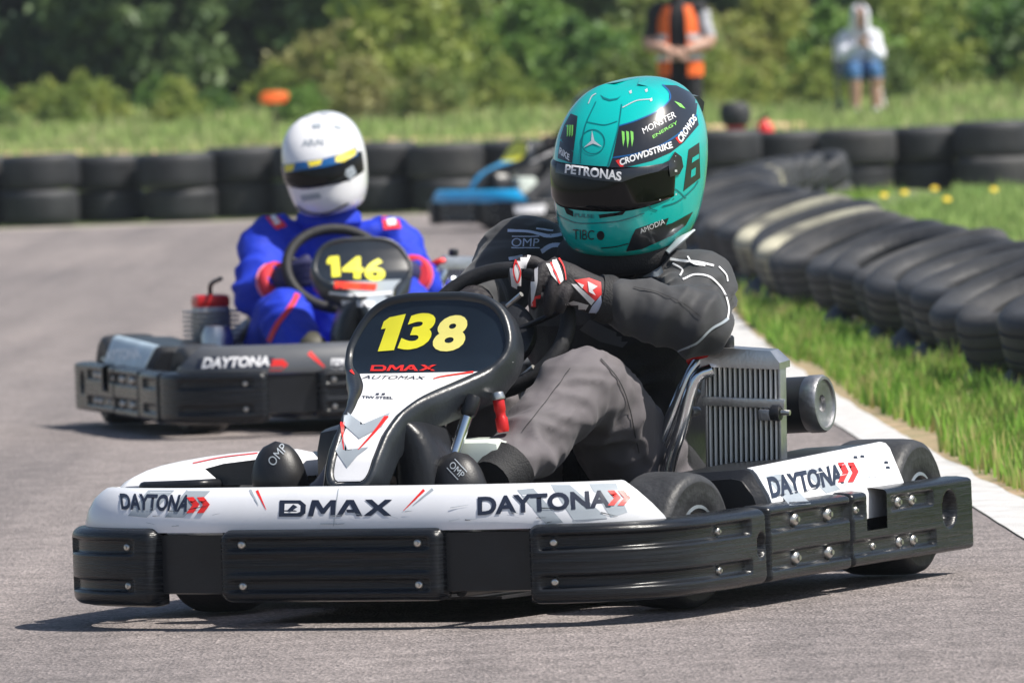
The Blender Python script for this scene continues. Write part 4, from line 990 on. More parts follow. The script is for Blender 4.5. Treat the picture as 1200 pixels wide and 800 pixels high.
HL([(540, 460), (580, 478), (612, 508)], 1.2, M_TEAL2); HL([(520, 540), (580, 520), (640, 470), (660, 440)], 1.4, M_TEAL2)
# rear wing of the helmet
rr = []
for i in range(9):
    a = R(180 - 32 + 8 * i); rr.append([TH @ helmet_pt(z, a, d) for z, d in ((.095, -.004), (.10, .012), (.12, .022), (.135, .016), (.14, -.006))])
G().loft(rr).build('helmet_spoiler', M_HBLK, hel, sharp=60)
# neck collar and straps
nk = J['neck']; ax_ = Vector((0.02, -.1, 1))
rings = []
for i in range(33):
    a = 2 * math.pi * i / 32; c = nk + Vector((math.cos(a) * .112 + .005, math.sin(a) * .115 - .03, .028 + .014 * math.sin(a)))
    u = Vector((math.cos(a), math.sin(a), 0)); rings.append([c + (u * math.cos(b) * .035 + Vector((0, 0, 1)) * math.sin(b) * .042) for b in [2 * math.pi * j / 12 for j in range(12)]])
G().loft(rings, cap=False).build('neck_support', M_SUITB, p1, sharp=None, reg='collar')
q = [at(786, 288, .68), at(800, 276, .70), at(815, 268, .72), at(812, 277, .73)]
G().tube([at(782, 296, .66), at(797, 282, .68), at(813, 270, .72)], [.012, .016, .006], 10, 4, flat=.5).build('helmet_strap', M_SILV, p1)
# --- suit graphics
def SP(poly, m, off=.002, cell=5, t=None, smooth=False, name='patch'): return patch_px(poly, K1, t or ts, m, p1, cell, name, off, smooth)
def SL(pts, wd, m, off=.0025, t=None): return line_px(pts, wd, K1, t or ts, m, p1, 'piping', off)
M_PBL = mat('pale_blue_print', (.45, .50, .66), .6, var=.1)
SL([(595, 271), (620, 272), (642, 277), (661, 275)], 3.4, M_PBL); SL([(600, 277.5), (632, 277.5)], 1.2, M_PBL); SL([(599, 291), (632, 291)], 1.2, M_PBL)
text_px('OMP', [(600, 279.5), (632, 279.5), (631, 289), (599, 289.5)], K1, ts, M_PBL, p1, .0, .0, off=.003)
SL([(634, 295), (648, 288), (665, 289)], 5, M_PBL); SL([(596, 304), (612, 300)], 4, M_PBL); SL([(628, 268), (648, 271)], 2, M_PBL)
SL([(800, 328), (815, 322.5), (833, 326), (847, 341), (853, 360), (852, 374)], 2.0, M_STKW)
SL([(853, 373), (846, 378), (832, 386), (815, 402), (795, 411)], (3.5, 2), M_STKG)
SL([(786, 304), (800, 306), (818, 308), (836, 312)], 2.4, M_STKW); SL([(789, 309), (800, 316), (797, 324)], 2.2, M_STKW); SL([(806, 301), (812, 309), (826, 312)], 1.8, M_STKW); SL([(842, 313), (850, 322), (852, 330)], 1.6, M_STKW)
SP([(746, 329), (776, 312), (778, 320), (764, 331)], M_STKG, .002, 5)
SP([(680, 386), (692, 374), (718, 387), (741, 396), (730, 407), (704, 400)], mat('grey_lapel', (.075, .075, .08), .75, var=.1), .003, 6)
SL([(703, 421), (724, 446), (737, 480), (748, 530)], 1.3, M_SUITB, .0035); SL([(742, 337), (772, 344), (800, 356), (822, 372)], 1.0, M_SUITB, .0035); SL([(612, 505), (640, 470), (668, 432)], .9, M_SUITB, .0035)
# --- left glove on the wheel
gl = [([at(640, 316, .33), at(624, 307, .315), at(609, 310, .295), at(603, 324, .285), at(607, 338, .295)], [.016, .0155, .015, .0145, .011]),
      ([at(648, 318, .33), at(638, 314, .30), at(630, 330, .28), at(626, 348, .282), at(624, 361, .295)], [.017, .016, .015, .014, .011]),
      ([at(658, 324, .335), at(652, 326, .30), at(646, 342, .285), at(643, 356, .288), at(642, 369, .30)], [.017, .016, .015, .014, .011]),
      ([at(668, 332, .34), at(664, 340, .31), at(659, 354, .30), at(656, 366, .31)], [.016, .015, .0135, .0105]),
      ([at(676, 342, .37), at(660, 352, .39), at(640, 350, .40), at(625, 344, .395)], [.02, .017, .0155, .012])]
pm = [([at(640, 312, .335), at(664, 330, .345), at(690, 343, .375), at(716, 352, .40)], [.030, .043, .044, .043]), ([at(655, 320, .335), at(672, 336, .35), at(700, 350, .39)], [.032, .04, .04])]
v, f = glove(gl, pm, .0042)
glo = mk('left_glove', v, f, M_GLOVE, p1, sharp=None, reg='g1'); tg = bvh('g1')
def GP(poly, m, off=.0016, t=None): return patch_px(poly, K1, t or tg, m, glo, 4, 'glove_panel', off)
GP([(599, 305), (609, 298), (622, 300), (617, 310), (613, 334), (607, 339), (600, 335), (598, 318)], M_GLW)
SLg = lambda pts, wd, m, off=.003: line_px(pts, wd, K1, tg, m, glo, 'glove_stripe', off)
SLg([(605, 305), (602, 318), (606, 331), (609, 318), (605, 306)], 1.4, M_GLR)
GP([(618, 316), (631, 313), (630, 330), (624, 358), (613, 360), (610, 352), (614, 330)], M_GLW)
GP([(627, 347), (633, 345), (631, 366), (622, 368), (623, 356)], M_GLR, .002)
GP([(634, 298), (648, 297), (656, 312), (660, 328), (655, 333), (646, 322), (638, 306)], M_GLW)
SLg([(626, 299), (640, 303), (650, 318), (655, 332)], 1.8, M_GLR); SLg([(650, 298), (660, 312), (663, 328)], 1.6, M_GLR)
GP([(673, 328), (690, 326), (704, 331), (705, 345), (697, 353), (688, 343)], M_GLR)
for q in ([(676, 331), (684, 334), (682, 338)], [(688, 330), (700, 336), (694, 340), (698, 346), (690, 342)]): GP(q, M_GLW, .003)
GP([(669, 333), (675, 333), (697, 352), (693, 357)], M_GLW, .0022); GP([(662, 356), (672, 352), (690, 357), (684, 367), (668, 366)], M_GLW); GP([(694, 358), (704, 346), (706, 358), (694, 372), (682, 374), (690, 366)], M_PBL)
# right glove, on the far side of the wheel
gr = [([at(548 + 5 * i, 356, .42), at(544 + 5 * i, 346, .375), at(540 + 5 * i, 352, .35), at(540 + 5 * i, 362, .36)], [.015, .0145, .0135, .011]) for i in range(4)] + [([at(565, 362, .42), at(570, 352, .40), at(566, 344, .385)], [.017, .015, .011])]
v, f = glove(gr, [([at(558, 352, .43), at(556, 357, .41), at(555, 360, .39)], [.042, .045, .038])], .005)
mk('right_glove', v, f, M_GLOVE, p1, sharp=None)
# cuffs
G().tube([at(700, 348, .39), at(712, 351, .405), at(722, 354, .42)], [.052, .056, .050], 18, 4).build('cuff', M_SUITB, p1)
# --- shoes: soles towards the nose, toes up
def shoe(cx, top, name, tilt):
    rr = []
    for t, w_, d, yo in ((0, .030, .03, .10), (.08, .042, .045, .06), (.25, .045, .05, .03), (.45, .046, .055, .0), (.6, .060, .055, -.012), (.75, .065, .055, -.02), (.87, .061, .045, -.025), (.95, .048, .034, -.022), (.985, .032, .022, -.020), (1.0, .014, .010, -.018)):
        z = .09 + (top - .09) * t; rr.append(ell(Vector((cx + tilt * (t - .5), -.20 + yo, z)), Vector((w_, 0, 0)), Vector((0, d, .012)), 22))
    rr = rr[:4]
    for i in range(1, 15):
        t = .45 + .55 * i / 14; q = max(0, (t - .66) / .34); k_ = math.sqrt(max(.0004, 1 - q * q)); b_ = .046 + .018 * min(1, (t - .45) / .2)
        rr.append(ell(Vector((cx + tilt * (t - .5), -.20 - .024 * min(1, (t - .45) / .3), .09 + (top - .09) * t)), Vector((b_ * k_, 0, 0)), Vector((0, .055 * k_, .010 * k_)), 22))
    o = G().loft(rr).build(name, M_SHOE, p1, sharp=None, reg=name + str(cx))
    return o, bvh(name + str(cx))
a = at(331, 516, -.2); o, t = shoe(a.x + .005, a.z, 'right_shoe', -.02)
text_px('OMP', [(313, 540), (330, 519), (337, 526), (321, 547)], K1, t, M_STKG, o, .0, 0)
a = at(541, 528, -.2); o, t = shoe(a.x + .005, a.z, 'left_shoe', -.02)
text_px('OMP', [(531, 540), (545, 555), (540, 561), (526, 546)], K1, t, M_STKG, o, .0, 0)
for q in (((533, 538), (547, 553)), ((524, 548), (537, 562))): line_px(q, 1, K1, t, M_STKG, o, 'shoe_trim', .003)
G().tube([at(600, 545, -.07), at(588, 556, -.10), at(575, 566, -.14)], [.062, .060, .052], 18, 4).build('left_sock', M_SUITB, p1)
# ------------------------------------------------------------------ following kart 146
K2 = Frame(Vector((-.505, 31.0, 0)), -13)
kart2 = build_kart(K2, 'dark grey rental kart numbered 146 following with a blue suited driver', M_DKGREY, M_BLK, M_PALEB, M_STKG, None, 'racing karts', key='k2', steer=5., ps=.85, wz=.525, shell=False)
seat_and_engine(kart2, K2, 'k2', False)
t2n = bvh('k2nose', 'k2low'); t2f = bvh('k2stem', 'k2face', 'k2rim'); t2p = bvh('k2podr', 'k2bump')
patch_px([(232, 421), (250, 418), (322, 418), (316, 431), (228, 433)], K2, t2n, M_STKN, kart2)
text_px('DAYTONA', [(240, 419), (318, 417), (316, 429), (236, 432)], K2, t2n, M_STKW, kart2, .045)
patch_px([(318, 421), (332, 421), (338, 427), (330, 434), (316, 434)], K2, t2n, M_STKR, kart2)
patch_px([(388, 420), (404, 420), (404, 434), (388, 434)], K2, t2n, M_STKW, kart2)
text_px('DMAX', [(390, 423), (440, 423), (440, 432), (390, 432)], K2, t2n, M_STKN, kart2, 0, off=.003)
line_px([(362, 413), (380, 430)], (6, 2), K2, t2n, M_STKR, kart2, 'sticker')
patch_px([(386, 301), (397, 300), (399, 324), (389, 325), (388, 309), (383, 310), (383, 305)], K2, t2f, M_STKY, kart2, 4, 'lettering', .004)
for s_, q in (('4', [(400, 300), (426, 301), (426, 327), (401, 326)]), ('6', [(428, 303), (452, 303), (451, 330), (427, 329)])): text_px(s_, q, K2, t2f, M_STKY, kart2, .035, 0, 6, 6, off=.004)
patch_px([(392, 330), (442, 333), (440, 341), (392, 338)], K2, t2f, M_STKR, kart2, off=.004)
line_px([(386, 343), (420, 346), (460, 343)], 3, K2, t2f, M_STKW, kart2, 'sticker', .004)
patch_px([(400, 352), (440, 354), (436, 360), (402, 358)], K2, t2f, M_STKW, kart2, off=.004)
for q in ([(408, 372), (414, 372), (412, 394)], [(404, 366), (409, 366), (420, 392), (414, 396)]): patch_px(q, K2, t2f, M_STKR, kart2, off=.0045)
text_px('DAYTONA', [(118, 410), (164, 407), (166, 420), (118, 424)], K2, t2p, M_STKW, kart2, .05)
line_px([(166, 424), (174, 410)], 6, K2, t2p, M_STKR, kart2, 'sticker')
a2 = K2.at
M_BSUIT = mat('royal_blue_suit', (.002, .03, .50), .75, var=.1, vscale=8, bump=.12, bscale=600)
M_HWHT = mat('white_helmet_paint', (.80, .80, .82), .2, var=.03, coat=.6)
M_PINK = mat('pink_glove_panel', (.80, .25, .38), .6, var=.1)
p2 = root('person', 'person in royal blue racing suit and white helmet driving the grey kart numbered 146', 'person', K2.M)
J2 = dict(pel=(0, .84, .20), chest=a2(385, 330, .80), neck=a2(384, 258, .74), shL=a2(458, 286, .72), shR=a2(316, 284, .74), elL=a2(490, 334, .54), elR=a2(300, 344, .56), wrL=a2(482, 320, .42), wrR=a2(328, 328, .42),
          hipL=(.13, .80, .20), hipR=(-.13, .80, .20), knL=(.20, .28, .40), knR=(-.21, .26, .37), anL=(.22, -.08, .20), anR=(-.20, -.06, .20))
v, f = body(J2, 1.02, .011, .011, 9, 7.5, (.19, .13), True, 2, 1.15, [(J2['elR'], (.3, .4, 1), .16, 38, .012), (J2['elL'], (-.3, .4, 1), .16, 38, .012), (J2['shR'], (1, 0, .6), .15, 36, .008), (J2['shL'], (-1, 0, .6), .15, 36, .008), (J2['chest'], (.3, 0, 1), .2, 26, .008), (J2['knR'], (.2, .6, 1), .16, 36, .010)])
mk('racing_suit', v, f, M_BSUIT, p2, sharp=None, reg='d2'); t2s = bvh('d2')
H2 = Matrix.Translation(a2(381, 193, .70)) @ Matrix.Rotation(R(-20), 4, 'Z') @ Matrix.Rotation(R(-7), 4, 'Y') @ Matrix.Rotation(R(8), 4, 'X') @ Matrix.Scale(.90, 4)
hel2 = helmet_mesh(H2).build('helmet', M_HWHT, p2, sharp=60, reg='h2')
visor_mesh(H2, R(74), lambda a: .040, lambda a: -.055 + .02 * max(0, abs(a) - .5)).build('visor', M_VISOR, hel2, sharp=None, reg='v2')
t2v = bvh('v2', 'h2')
M_YEL = mat('yellow_visor_strip', (.80, .66, .05), .4, var=.1)
patch_px([(333, 193), (352, 190), (380, 186), (400, 180), (417, 172), (419, 182), (400, 191), (380, 196), (352, 200), (334, 203)], K2, t2v, M_HBLU, hel2, 4, 'visor_strip', .004)
for q in ([(334, 194), (346, 192), (344, 200), (335, 202)], [(393, 184), (416, 174), (417, 181), (402, 190), (393, 190)], [(360, 190), (378, 187), (376, 193), (362, 196)]): patch_px(q, K2, t2v, M_YEL, hel2, 4, 'visor_strip', .006)
for q in ([(352, 229), (374, 226), (377, 232), (355, 236)], [(405, 199), (413, 194), (417, 203), (410, 210), (404, 206)], [(366, 146), (376, 145), (377, 150), (367, 151)], [(392, 146), (402, 149), (400, 153), (391, 150)]): patch_px(q, K2, t2v, M_STKG, hel2, 4, 'vent', .006)
line_px([(335, 210), (350, 219), (372, 219), (396, 211), (416, 198)], 1.6, K2, t2v, M_GREYP, hel2, 'visor_seal', .006)
line_px([(345, 240), (362, 249), (385, 249), (408, 238)], 2.2, K2, t2v, M_GREYP, hel2, 'edge_trim', .006)
text_px('ARAI', [(354, 164), (378, 162), (380, 170), (354, 172)], K2, t2v, M_STKG, hel2, .02)
G().lathe([(.10, -.03), (.115, -.01), (.11, .02), (.09, .04)], Vector(J2['neck']) + Vector((0, -.02, 0)), n=28).build('neck_support', M_BSUIT, p2)
for q in ([(310, 254), (322, 250), (336, 265), (324, 270)], [(448, 255), (466, 253), (470, 268), (450, 270)]): patch_px(q, K2, t2s, M_REDS, p2, 5, 'epaulette', .004)
for q in ([(316, 255), (322, 253), (328, 262), (322, 264)], [(453, 258), (463, 257), (465, 264), (455, 265)]): patch_px(q, K2, t2s, M_STKW, p2, 5, 'epaulette', .006)
line_px([(350, 342), (342, 358), (326, 380), (316, 400)], 6, K2, t2s, M_REDS, p2, 'piping', .004)
def glove2(w_, kn, s_):
    w_, kn = Vector(w_), Vector(kn); d = (kn - w_).normalized(); sd_ = Vector((s_, 0, 0)); ch = []
    for i in range(4):
        b = kn + Vector((0, 0, .03 - .022 * i)); ch.append(([b, b + d * .03 - sd_ * .012, b + d * .04 - sd_ * .045, b + d * .012 - sd_ * .06], [.015, .0145, .0135, .011]))
    ch.append(([w_.lerp(kn, .4) + Vector((0, 0, .02)), kn - sd_ * .03 + Vector((0, 0, .05)), kn - sd_ * .055 + Vector((0, 0, .055))], [.018, .015, .012]))
    return glove(ch, [([w_, w_.lerp(kn, .5), kn], [.042, .046, .042])], .006)
for s_, w_, kn in ((1, J2['wrL'], a2(470, 318, .36)), (-1, J2['wrR'], a2(346, 322, .36))):
    v, f = glove2(w_, kn, s_); mk('left_glove' if s_ > 0 else 'right_glove', v, f, mat('navy_glove', (.02, .02, .08), .7), p2, sharp=None, reg='g2')
    el = Vector(J2['elL' if s_ > 0 else 'elR']); w_ = Vector(w_)
    G().tube([w_.lerp(el, .22), w_.lerp(el, .08), w_], [.068, .070, .060], 16, 4).build('glove_cuff', M_REDS, p2)
    G().tube([w_.lerp(el, .30), w_.lerp(el, .21)], [.070, .073], 16, 1).build('glove_cuff', M_PINK, p2)
for x in (.22, -.20):
    rr = [ell(Vector((x, -.14 + yo, .10 + .22 * t)), Vector((w_, 0, 0)), Vector((0, d, .01)), 18) for t, w_, d, yo in ((0, .035, .04, .09), (.2, .045, .05, .04), (.6, .052, .05, 0), (.9, .045, .035, -.02), (1, .02, .015, -.02))]
    G().loft(rr).build('shoe', mat('olive_shoe', (.06, .055, .035), .6, var=.2), p2, sharp=None)

# ------------------------------------------------------------------ blue kart far behind
K3 = Frame(Vector((.10, 68.6, 0)), 62)
kart3 = build_kart(K3, 'bright blue kart with a yellow number panel passing the tyre wall', M_BLUE, M_BLK, M_BLUE, M_BLUE, M_STKY, 'racing karts', key='k3', steer=4., ps=.9, shell=False, podb=M_BLUE)
seat_and_engine(kart3, K3, 'k3', False)
patch_px([(602, 240), (640, 239), (638, 250), (604, 251)], K3, bvh('k3bump', 'k3nose', 'k3podp'), M_STKW, kart3, 5, 'sticker', .004)
p3_ = root('person', 'person in dark racing suit driving the bright blue kart by the tyre wall', 'person', K3.M)
J3 = dict(pel=(0, .84, .20), neck=(0, .72, .67), shL=(.20, .72, .59), shR=(-.20, .72, .59), elL=(.29, .54, .48), elR=(-.29, .54, .48), wrL=(.18, .38, .60), wrR=(-.18, .38, .60), hipL=(.13, .80, .20), hipR=(-.13, .80, .20), knL=(.20, .28, .40), knR=(-.21, .26, .42), anL=(.22, -.08, .20), anR=(-.20, -.06, .20))
v, f = body(J3, 1.0, .018, .006, 2); mk('racing_suit', v, f, M_SUIT, p3_, sharp=None)
H3 = Matrix.Translation((0, .64, .84)) @ Matrix.Rotation(R(8), 4, 'X') @ Matrix.Scale(.88, 4)
h3 = helmet_mesh(H3, 40, 24).build('helmet', M_HBLK, p3_, sharp=60); visor_mesh(H3, R(74)).build('visor', M_VISOR, h3, sharp=None)
for s_, w_ in ((1, J3['wrL']), (-1, J3['wrR'])):
    v, f = glove2(w_, Vector((.17 * s_, .33, .62)), s_); mk('left_glove' if s_ > 0 else 'right_glove', v, f, M_GLOVE, p3_, sharp=None)
for x in (.22, -.20):
    rr = [ell(Vector((x, -.14 + yo, .10 + .22 * t)), Vector((w_, 0, 0)), Vector((0, d, .01)), 14) for t, w_, d, yo in ((0, .035, .04, .09), (.2, .045, .05, .04), (.6, .052, .05, 0), (.9, .045, .035, -.02), (1, .02, .015, -.02))]
    G().loft(rr).build('shoe', M_SHOE, p3_, sharp=None)

# ------------------------------------------------------------------ people behind the wall
F0 = Frame(Vector((0, 0, 0)), 0)
M_SKIN = mat('skin', (.50, .30, .22), .55, var=.08)
M_HIVIS = mat('orange_hi_vis', (.95, .16, .02), .7, var=.06)
M_TSHIRT = mat('grey_sleeve', (.50, .50, .55), .8, var=.1)
M_DENIM = mat('denim', (.06, .16, .34), .85, var=.2, vscale=30)
M_WHTC = mat('white_hoodie', (.72, .73, .80), .8, var=.08, vscale=5)
M_HAIR = mat('dark_hair', (.03, .022, .016), .6, var=.2)
def head(g, c, fwd, s=1.):
    c = Vector(c); fwd = Vector(fwd).normalized(); rt = fwd.cross(Vector((0, 0, 1))).normalized(); upv = rt.cross(fwd); rr = []
    for t, w_, fr, bk in ((-.118, .03, .075, -.03), (-.10, .048, .088, .01), (-.07, .060, .092, .05), (-.03, .070, .092, .088), (.02, .075, .094, .098), (.06, .073, .088, .095), (.09, .060, .066, .075), (.108, .035, .035, .04)):
        rr.append([c + (rt * math.cos(a) * w_ + fwd * math.sin(a) * (fr if math.sin(a) > 0 else bk) + upv * t) * s for a in [2 * math.pi * j / 24 for j in range(24)]])
    g.loft(rr); g.tube([c + (fwd * .09 + upv * .02) * s, c + (fwd * .108 - upv * .012) * s, c + (fwd * .094 - upv * .028) * s], [.010 * s, .015 * s, .012 * s], 8, 3)
    for q in (1, -1): g.tube([c + (rt * q * .074 + upv * .03) * s, c + (rt * q * .084) * s, c + (rt * q * .072 - upv * .03) * s], [.008 * s, .014 * s, .008 * s], 8, 3)
    return rt, upv
def face_bits(par, c, fwd, s, hairm, hair=True):
    c = Vector(c); fwd = Vector(fwd).normalized(); rt = fwd.cross(Vector((0, 0, 1))).normalized(); upv = rt.cross(fwd)
    for q in (1, -1): G().lathe([(.001, .006), (.009, .004), (.012, 0)], c + (rt * q * .032 + fwd * .088 + upv * .012) * s, fwd, 10).build('eye', M_HOLE, par)
    G().tube([c + (rt * .022 + fwd * .090 - upv * .058) * s, c + (fwd * .097 - upv * .056) * s, c + (-rt * .022 + fwd * .090 - upv * .058) * s], .005, 6, 3).build('mouth', mat('lips', (.40, .16, .14), .5), par)
    if hair:
        rr = []
        for t, k in ((-.03, 1.06), (.02, 1.10), (.06, 1.12), (.10, 1.0), (.125, .45)):
            w_ = {-.03: .07, .02: .075, .06: .073, .10: .06, .125: .05}[t]
            rr.append([c + (rt * math.cos(a) * w_ * k * 1.05 + fwd * (math.sin(a) * (.05 if math.sin(a) > 0 and t < .06 else .095) * k - .005) + upv * t) * s for a in [2 * math.pi * j / 24 for j in range(24)]])
        G().loft(rr).build('hair', hairm, par, sharp=None)
def hand(w_, d, side):
    w_ = Vector(w_); d = Vector(d).normalized(); sv = Vector(side).normalized(); ch = []
    for i, L in enumerate((.075, .085, .08, .062)):
        b = w_ + d * .085 + sv * (.03 - .02 * i); ch.append(([b - d * .02, b + d * L * .5, b + d * L - d.cross(sv) * .02], [.0105, .010, .0085]))
    ch.append(([w_ + d * .02 + sv * .03, w_ + d * .06 + sv * .06, w_ + d * .09 + sv * .062], [.012, .011, .009]))
    return ch, [([w_, w_ + d * .05, w_ + d * .09], [.027, .036, .036])]
# steward, standing on the bank with hands folded
b0 = F0.at(797, 75, 80.9); gz = bank_z(b0.x, 80.9); S0 = Frame(Vector((b0.x, 80.9, gz)), 8)
pS = root('person', 'person in orange high visibility vest standing behind the tyre wall with hands folded', 'person', S0.M)
JS = dict(pel=(0, 0, .96), neck=(0, .0, 1.50), shL=(.19, 0, 1.42), shR=(-.19, 0, 1.42), elL=(.26, -.02, 1.14), elR=(-.26, -.02, 1.14), wrL=(.07, -.19, 1.05), wrR=(-.06, -.20, 1.05), hipL=(.09, 0, .92), hipR=(-.09, 0, .92), knL=(.11, -.02, .50), knR=(-.11, -.02, .50), anL=(.12, .02, .08), anR=(-.12, .02, .08))
v, f = body(JS, .95, .016, .006, 5, 6, (.165, .12))
so2 = mk('clothed_body', v, f, mat('black_clothes', (.014, .014, .016), .85, var=.2), pS, sharp=None)
so2.data.materials.append(M_SKIN); so2.data.materials.append(M_TSHIRT)
JV = {k: Vector(q) for k, q in JS.items()}
for p in so2.data.polygons:
    c = p.center
    for S in 'LR':
        if seg_d(c, JV['el' + S], JV['wr' + S]) < .075: p.material_index = 1
        elif seg_d(c, JV['sh' + S].lerp(JV['el' + S], .25), JV['el' + S]) < .09 and S == 'L' and abs(c.x) > .19: p.material_index = 2
# vest: open front, two orange panels hanging over the clothes
for s_ in (1, -1):
    rr = []
    for z, hw_, dp in ((.84, .20, .145), (.92, .205, .150), (1.05, .20, .150), (1.2, .20, .150), (1.35, .195, .145), (1.46, .15, .11)):
        arc = [Vector((s_ * hw_ * math.sin(a), -dp * math.cos(a), z)) for a in [R(24 + (180 - 24) * j / 14) for j in range(15)]]
        rr.append(arc + [q * Vector((1, 1, 1)).x if False else Vector((q.x * .95, q.y * .95, q.z)) for q in arc[::-1]])
    G().loft(rr).build('vest', M_HIVIS, pS, sharp=60)
    for z in (.98, 1.16): G().loft([[Vector((s_ * .208 * math.sin(R(a)), -.156 * math.cos(R(a)), z + dz)) for a in range(26, 176, 10)] for dz in (0, .05)], cap=False, close=False).build('reflective_band', M_SILV, pS)
ch, pm_ = hand(JS['wrL'], (-1, -.2, -.35), (0, .2, 1)); v, f = glove(ch, pm_, .007); mk('hand', v, f, M_SKIN, pS, sharp=None)
ch, pm_ = hand(JS['wrR'], (1, -.1, -.35), (0, .2, 1)); v, f = glove(ch, pm_, .007); mk('hand', v, f, M_SKIN, pS, sharp=None)
g = G(); head(g, (0, -.02, 1.66), (0, -1, -.05)); v, f = fuse(g, .008, 3); hd = mk('head', v, f, M_SKIN, pS, sharp=None); face_bits(hd, (0, -.02, 1.66), (0, -1, -.05), 1., M_HAIR)
for x in (.12, -.12): G().tube([(x, .05, .06), (x, -.06, .055), (x, -.16, .04)], [.05, .05, .04], 14, 4).build('shoe', M_SHOE, pS)
# person sitting on a folding chair, white hoodie, denim shorts
sx = (1019 - 600) / 102.5; C0 = Frame(Vector((sx, 105.4, bank_z(sx, 105.4))), -6)
ch_ = root('folding_chair', 'dark navy folding camp chair on the bank under the person in white', 'chair', C0.M)
M_NAVY = mat('navy_canvas', (.03, .05, .09), .85, var=.2)
G().box((0, .05, .40), (.52, .46, .02), .008).build('seat', M_NAVY, ch_)
G().box((0, .30, .68), (.52, .02, .46), .008, Matrix.Rotation(R(-10), 3, 'X')).build('backrest', M_NAVY, ch_)
for x in (.25, -.25):
    G().tube([(x, -.18, .0), (x, .26, .42), (x, .33, .9)], .012, 8, 1).build('leg', M_STEEL, ch_); G().tube([(x, .28, .0), (x, -.17, .40), (x, -.17, .60)], .012, 8, 1).build('leg', M_STEEL, ch_)
    G().box((x, .05, .61), (.05, .44, .02), .006).build('armrest', M_NAVY, ch_)
pW = root('person', 'person in white hooded top and denim shorts sitting in front of the bushes', 'person', C0.M)
JW = dict(pel=(0, .12, .52), neck=(0, -.04, .98), shL=(.17, .0, .90), shR=(-.17, .0, .90), elL=(.21, -.14, .68), elR=(-.21, -.14, .68), wrL=(.06, -.28, .78), wrR=(-.06, -.28, .80), hipL=(.10, .08, .50), hipR=(-.10, .08, .50), knL=(.12, -.36, .52), knR=(-.12, -.36, .52), anL=(.12, -.34, .09), anR=(-.12, -.34, .09))
v, f = body(JW, .98, .015, .008, 4, 6, (.18, .13)); o = mk('clothed_body', v, f, M_WHTC, pW, sharp=None); o.data.materials.append(M_DENIM); o.data.materials.append(M_SKIN)
JV = {k: Vector(q) for k, q in JW.items()}
for p in o.data.polygons:
    c = p.center
    for S in 'LR':
        if seg_d(c, JV['kn' + S], JV['an' + S]) < .10 and c.z < .42: p.material_index = 2
        elif seg_d(c, JV['hip' + S], JV['kn' + S]) < .125 and c.z < .64 and c.y < .1: p.material_index = 1
hc_ = Vector((0, -.10, 1.12)); fw = (0, -1, -.25)
g = G(); head(g, hc_, fw); v, f = fuse(g, .008, 3); hd = mk('head', v, f, M_SKIN, pW, sharp=None); face_bits(hd, hc_, fw, 1., M_HAIR, False)
rr = []
for t, w_, dp, yo in ((-.20, .17, .14, .06), (-.12, .12, .12, .03), (-.03, .108, .13, .0), (.05, .108, .135, -.005), (.10, .095, .12, 0), (.14, .06, .08, .01), (.155, .02, .03, .015)):
    rr.append([hc_ + Vector((math.sin(a) * w_, -math.cos(a) * dp + yo, t)) for a in [R(28 + 304 * j / 22) for j in range(23)]])
G().loft(rr, cap=False, close=False).build('hood', M_WHTC, pW, sharp=None)
ch, pm_ = hand(JW['wrL'], (-.6, -.2, .5), (0, -.5, .6)); v, f = glove(ch, pm_, .008); mk('hand', v, f, M_SKIN, pW, sharp=None)
ch, pm_ = hand(JW['wrR'], (.6, -.2, .5), (0, -.5, .6)); v, f = glove(ch, pm_, .008); mk('hand', v, f, M_SKIN, pW, sharp=None)
for x in (.12, -.12): G().tube([(x, -.30, .05), (x, -.42, .05), (x, -.52, .035)], [.048, .048, .036], 14, 4).build('shoe', mat('white_shoe', (.6, .6, .6), .6), pW)

# ------------------------------------------------------------------ small things behind the wall
b = F0.at(862, 150, 80.3); z0 = bank_z(b.x, 80.3)
mp_ = root('marker_post', 'stubby red post with a wide black rubber cap behind the tyre wall', 'post', Matrix.Translation((b.x, 80.3, z0)))
G().lathe([(.11, 0), (.12, .02), (.10, .10), (.085, .30), (.085, .50)], n=24).build('post', M_STKR, mp_)
G().lathe([(.086, .48), (.12, .50), (.135, .56), (.13, .64), (.10, .68), (.001, .69)], n=24).build('cap', M_TYRE, mp_)
b = F0.at(897, 152, 80.4); z0 = bank_z(b.x, 80.4); fx_ = root('fire_extinguisher', 'red fire extinguisher standing beside the red post behind the tyre wall', 'extinguisher', Matrix.Translation((b.x, 80.4, z0)) @ Matrix.Scale(.82, 4))
G().lathe([(.088, 0), (.094, .01), (.094, .48), (.085, .55), (.06, .60), (.03, .625), (.025, .64)], n=28).build('cylinder', M_STKR, fx_)
G().tube([(0, 0, .63), (.0, 0, .66), (.08, 0, .69)], [.02, .02, .012], 10, 3).build('valve_handle', M_BLK, fx_)
G().tube([(-.02, 0, .65), (-.10, -.03, .60), (-.11, -.04, .35)], .012, 8, 5).build('hose', M_BLK, fx_)
b = F0.at(321, 117, 100.5)
zg = bank_z(b.x, 100.5)
mb_ = root('marker_board', 'small orange marker board on a short post in front of the bushes', 'marker', Matrix.Translation((b.x, 100.5, zg)))
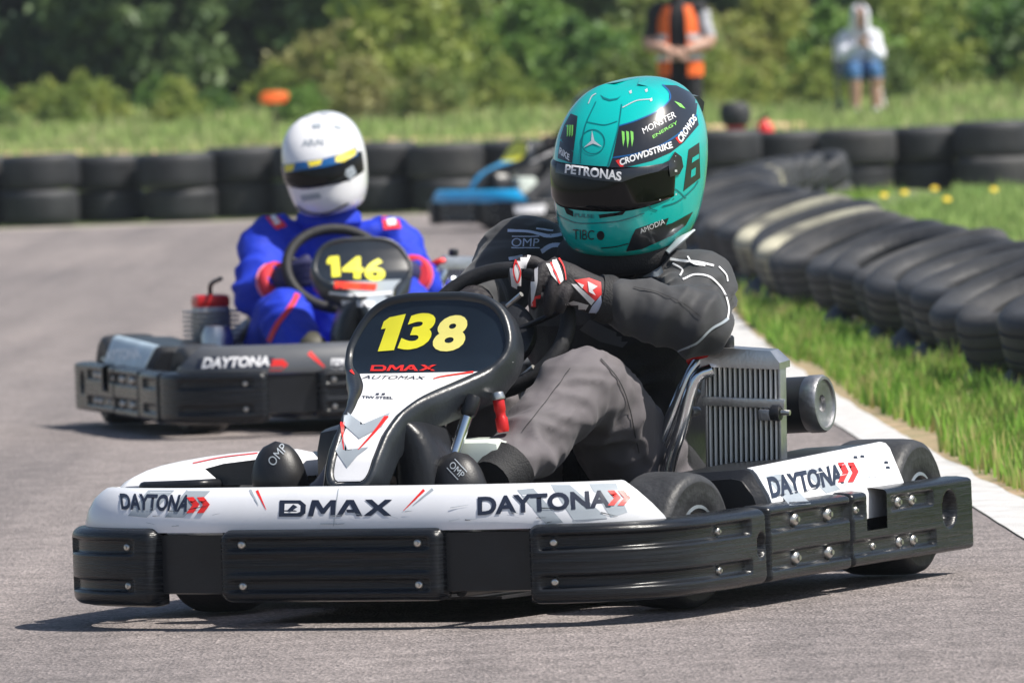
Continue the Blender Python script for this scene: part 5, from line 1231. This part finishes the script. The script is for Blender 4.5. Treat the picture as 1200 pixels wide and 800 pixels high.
G().tube([(0, 0, -.05), (.005, 0, (b.z - zg) * .6), (0, 0, b.z - zg)], .014, 8, 3).build('post', M_BARK, mb_)
rr = []
for y in (-.02, -.012, .012, .02):
    q = .94 if abs(y) > .015 else 1.; rr.append([(math.copysign(abs(math.cos(a)) ** .5, math.cos(a)) * .155 * q + .01 * math.sin(3 * a), y, b.z - zg + .01 + math.copysign(abs(math.sin(a)) ** .6, math.sin(a)) * (.08 if math.sin(a) > 0 else .05) * q) for a in [2 * math.pi * j / 28 for j in range(28)]])
G().loft(rr).build('board', M_HIVIS, mb_, sharp=50)
M_PETAL = mat('yellow_petal', (.80, .58, .03), .6, var=.1)
M_STEM = mat('flower_stem', (.10, .20, .04), .7, var=.1)
for i, (px, py, yy) in enumerate(((1060, 231, 70), (1095, 222, 71), (1036, 236, 69), (1110, 243, 66), (1165, 236, 70))):
    b = F0.at(px, py, yy); fo_ = root('wildflower', 'yellow wildflower on a thin stem in the meadow grass', 'flower', Matrix.Translation((b.x, yy, -.012)), 'yellow wildflowers in the meadow')
    h_ = max(.15, b.z + .012); G().tube([(0, 0, 0), (.01, 0, h_ * .5), (0, 0, h_)], .004, 6, 3).build('stem', M_STEM, fo_)
    G().lathe([(.001, .0), (.02, .004), (.030, .009), (.02, .016), (.001, .014)], (0, 0, h_), (0, -.6, .8), 12).build('bloom', M_PETAL, fo_)
# ------------------------------------------------------------------ air: light summer haze over the whole place
hz_ = G().box((0, 175, 4.5), (580, 545, 11.5), 0).build('haze', None, None, smooth=False)
hm = bpy.data.materials.new('haze'); hm.use_nodes = True; hn = hm.node_tree.nodes; hn.remove(hn['Principled BSDF'])
pv = hn.new('ShaderNodeVolumePrincipled'); pv.inputs['Color'].default_value = (.80, .88, 1, 1); pv.inputs['Density'].default_value = .00025; pv.inputs['Anisotropy'].default_value = .0
hm.node_tree.links.new(pv.outputs[0], hn['Material Output'].inputs['Volume']); hz_.data.materials.append(hm); hz_['kind'] = 'stuff'
tag(hz_, 'thin pale summer haze over the track and trees', 'haze')
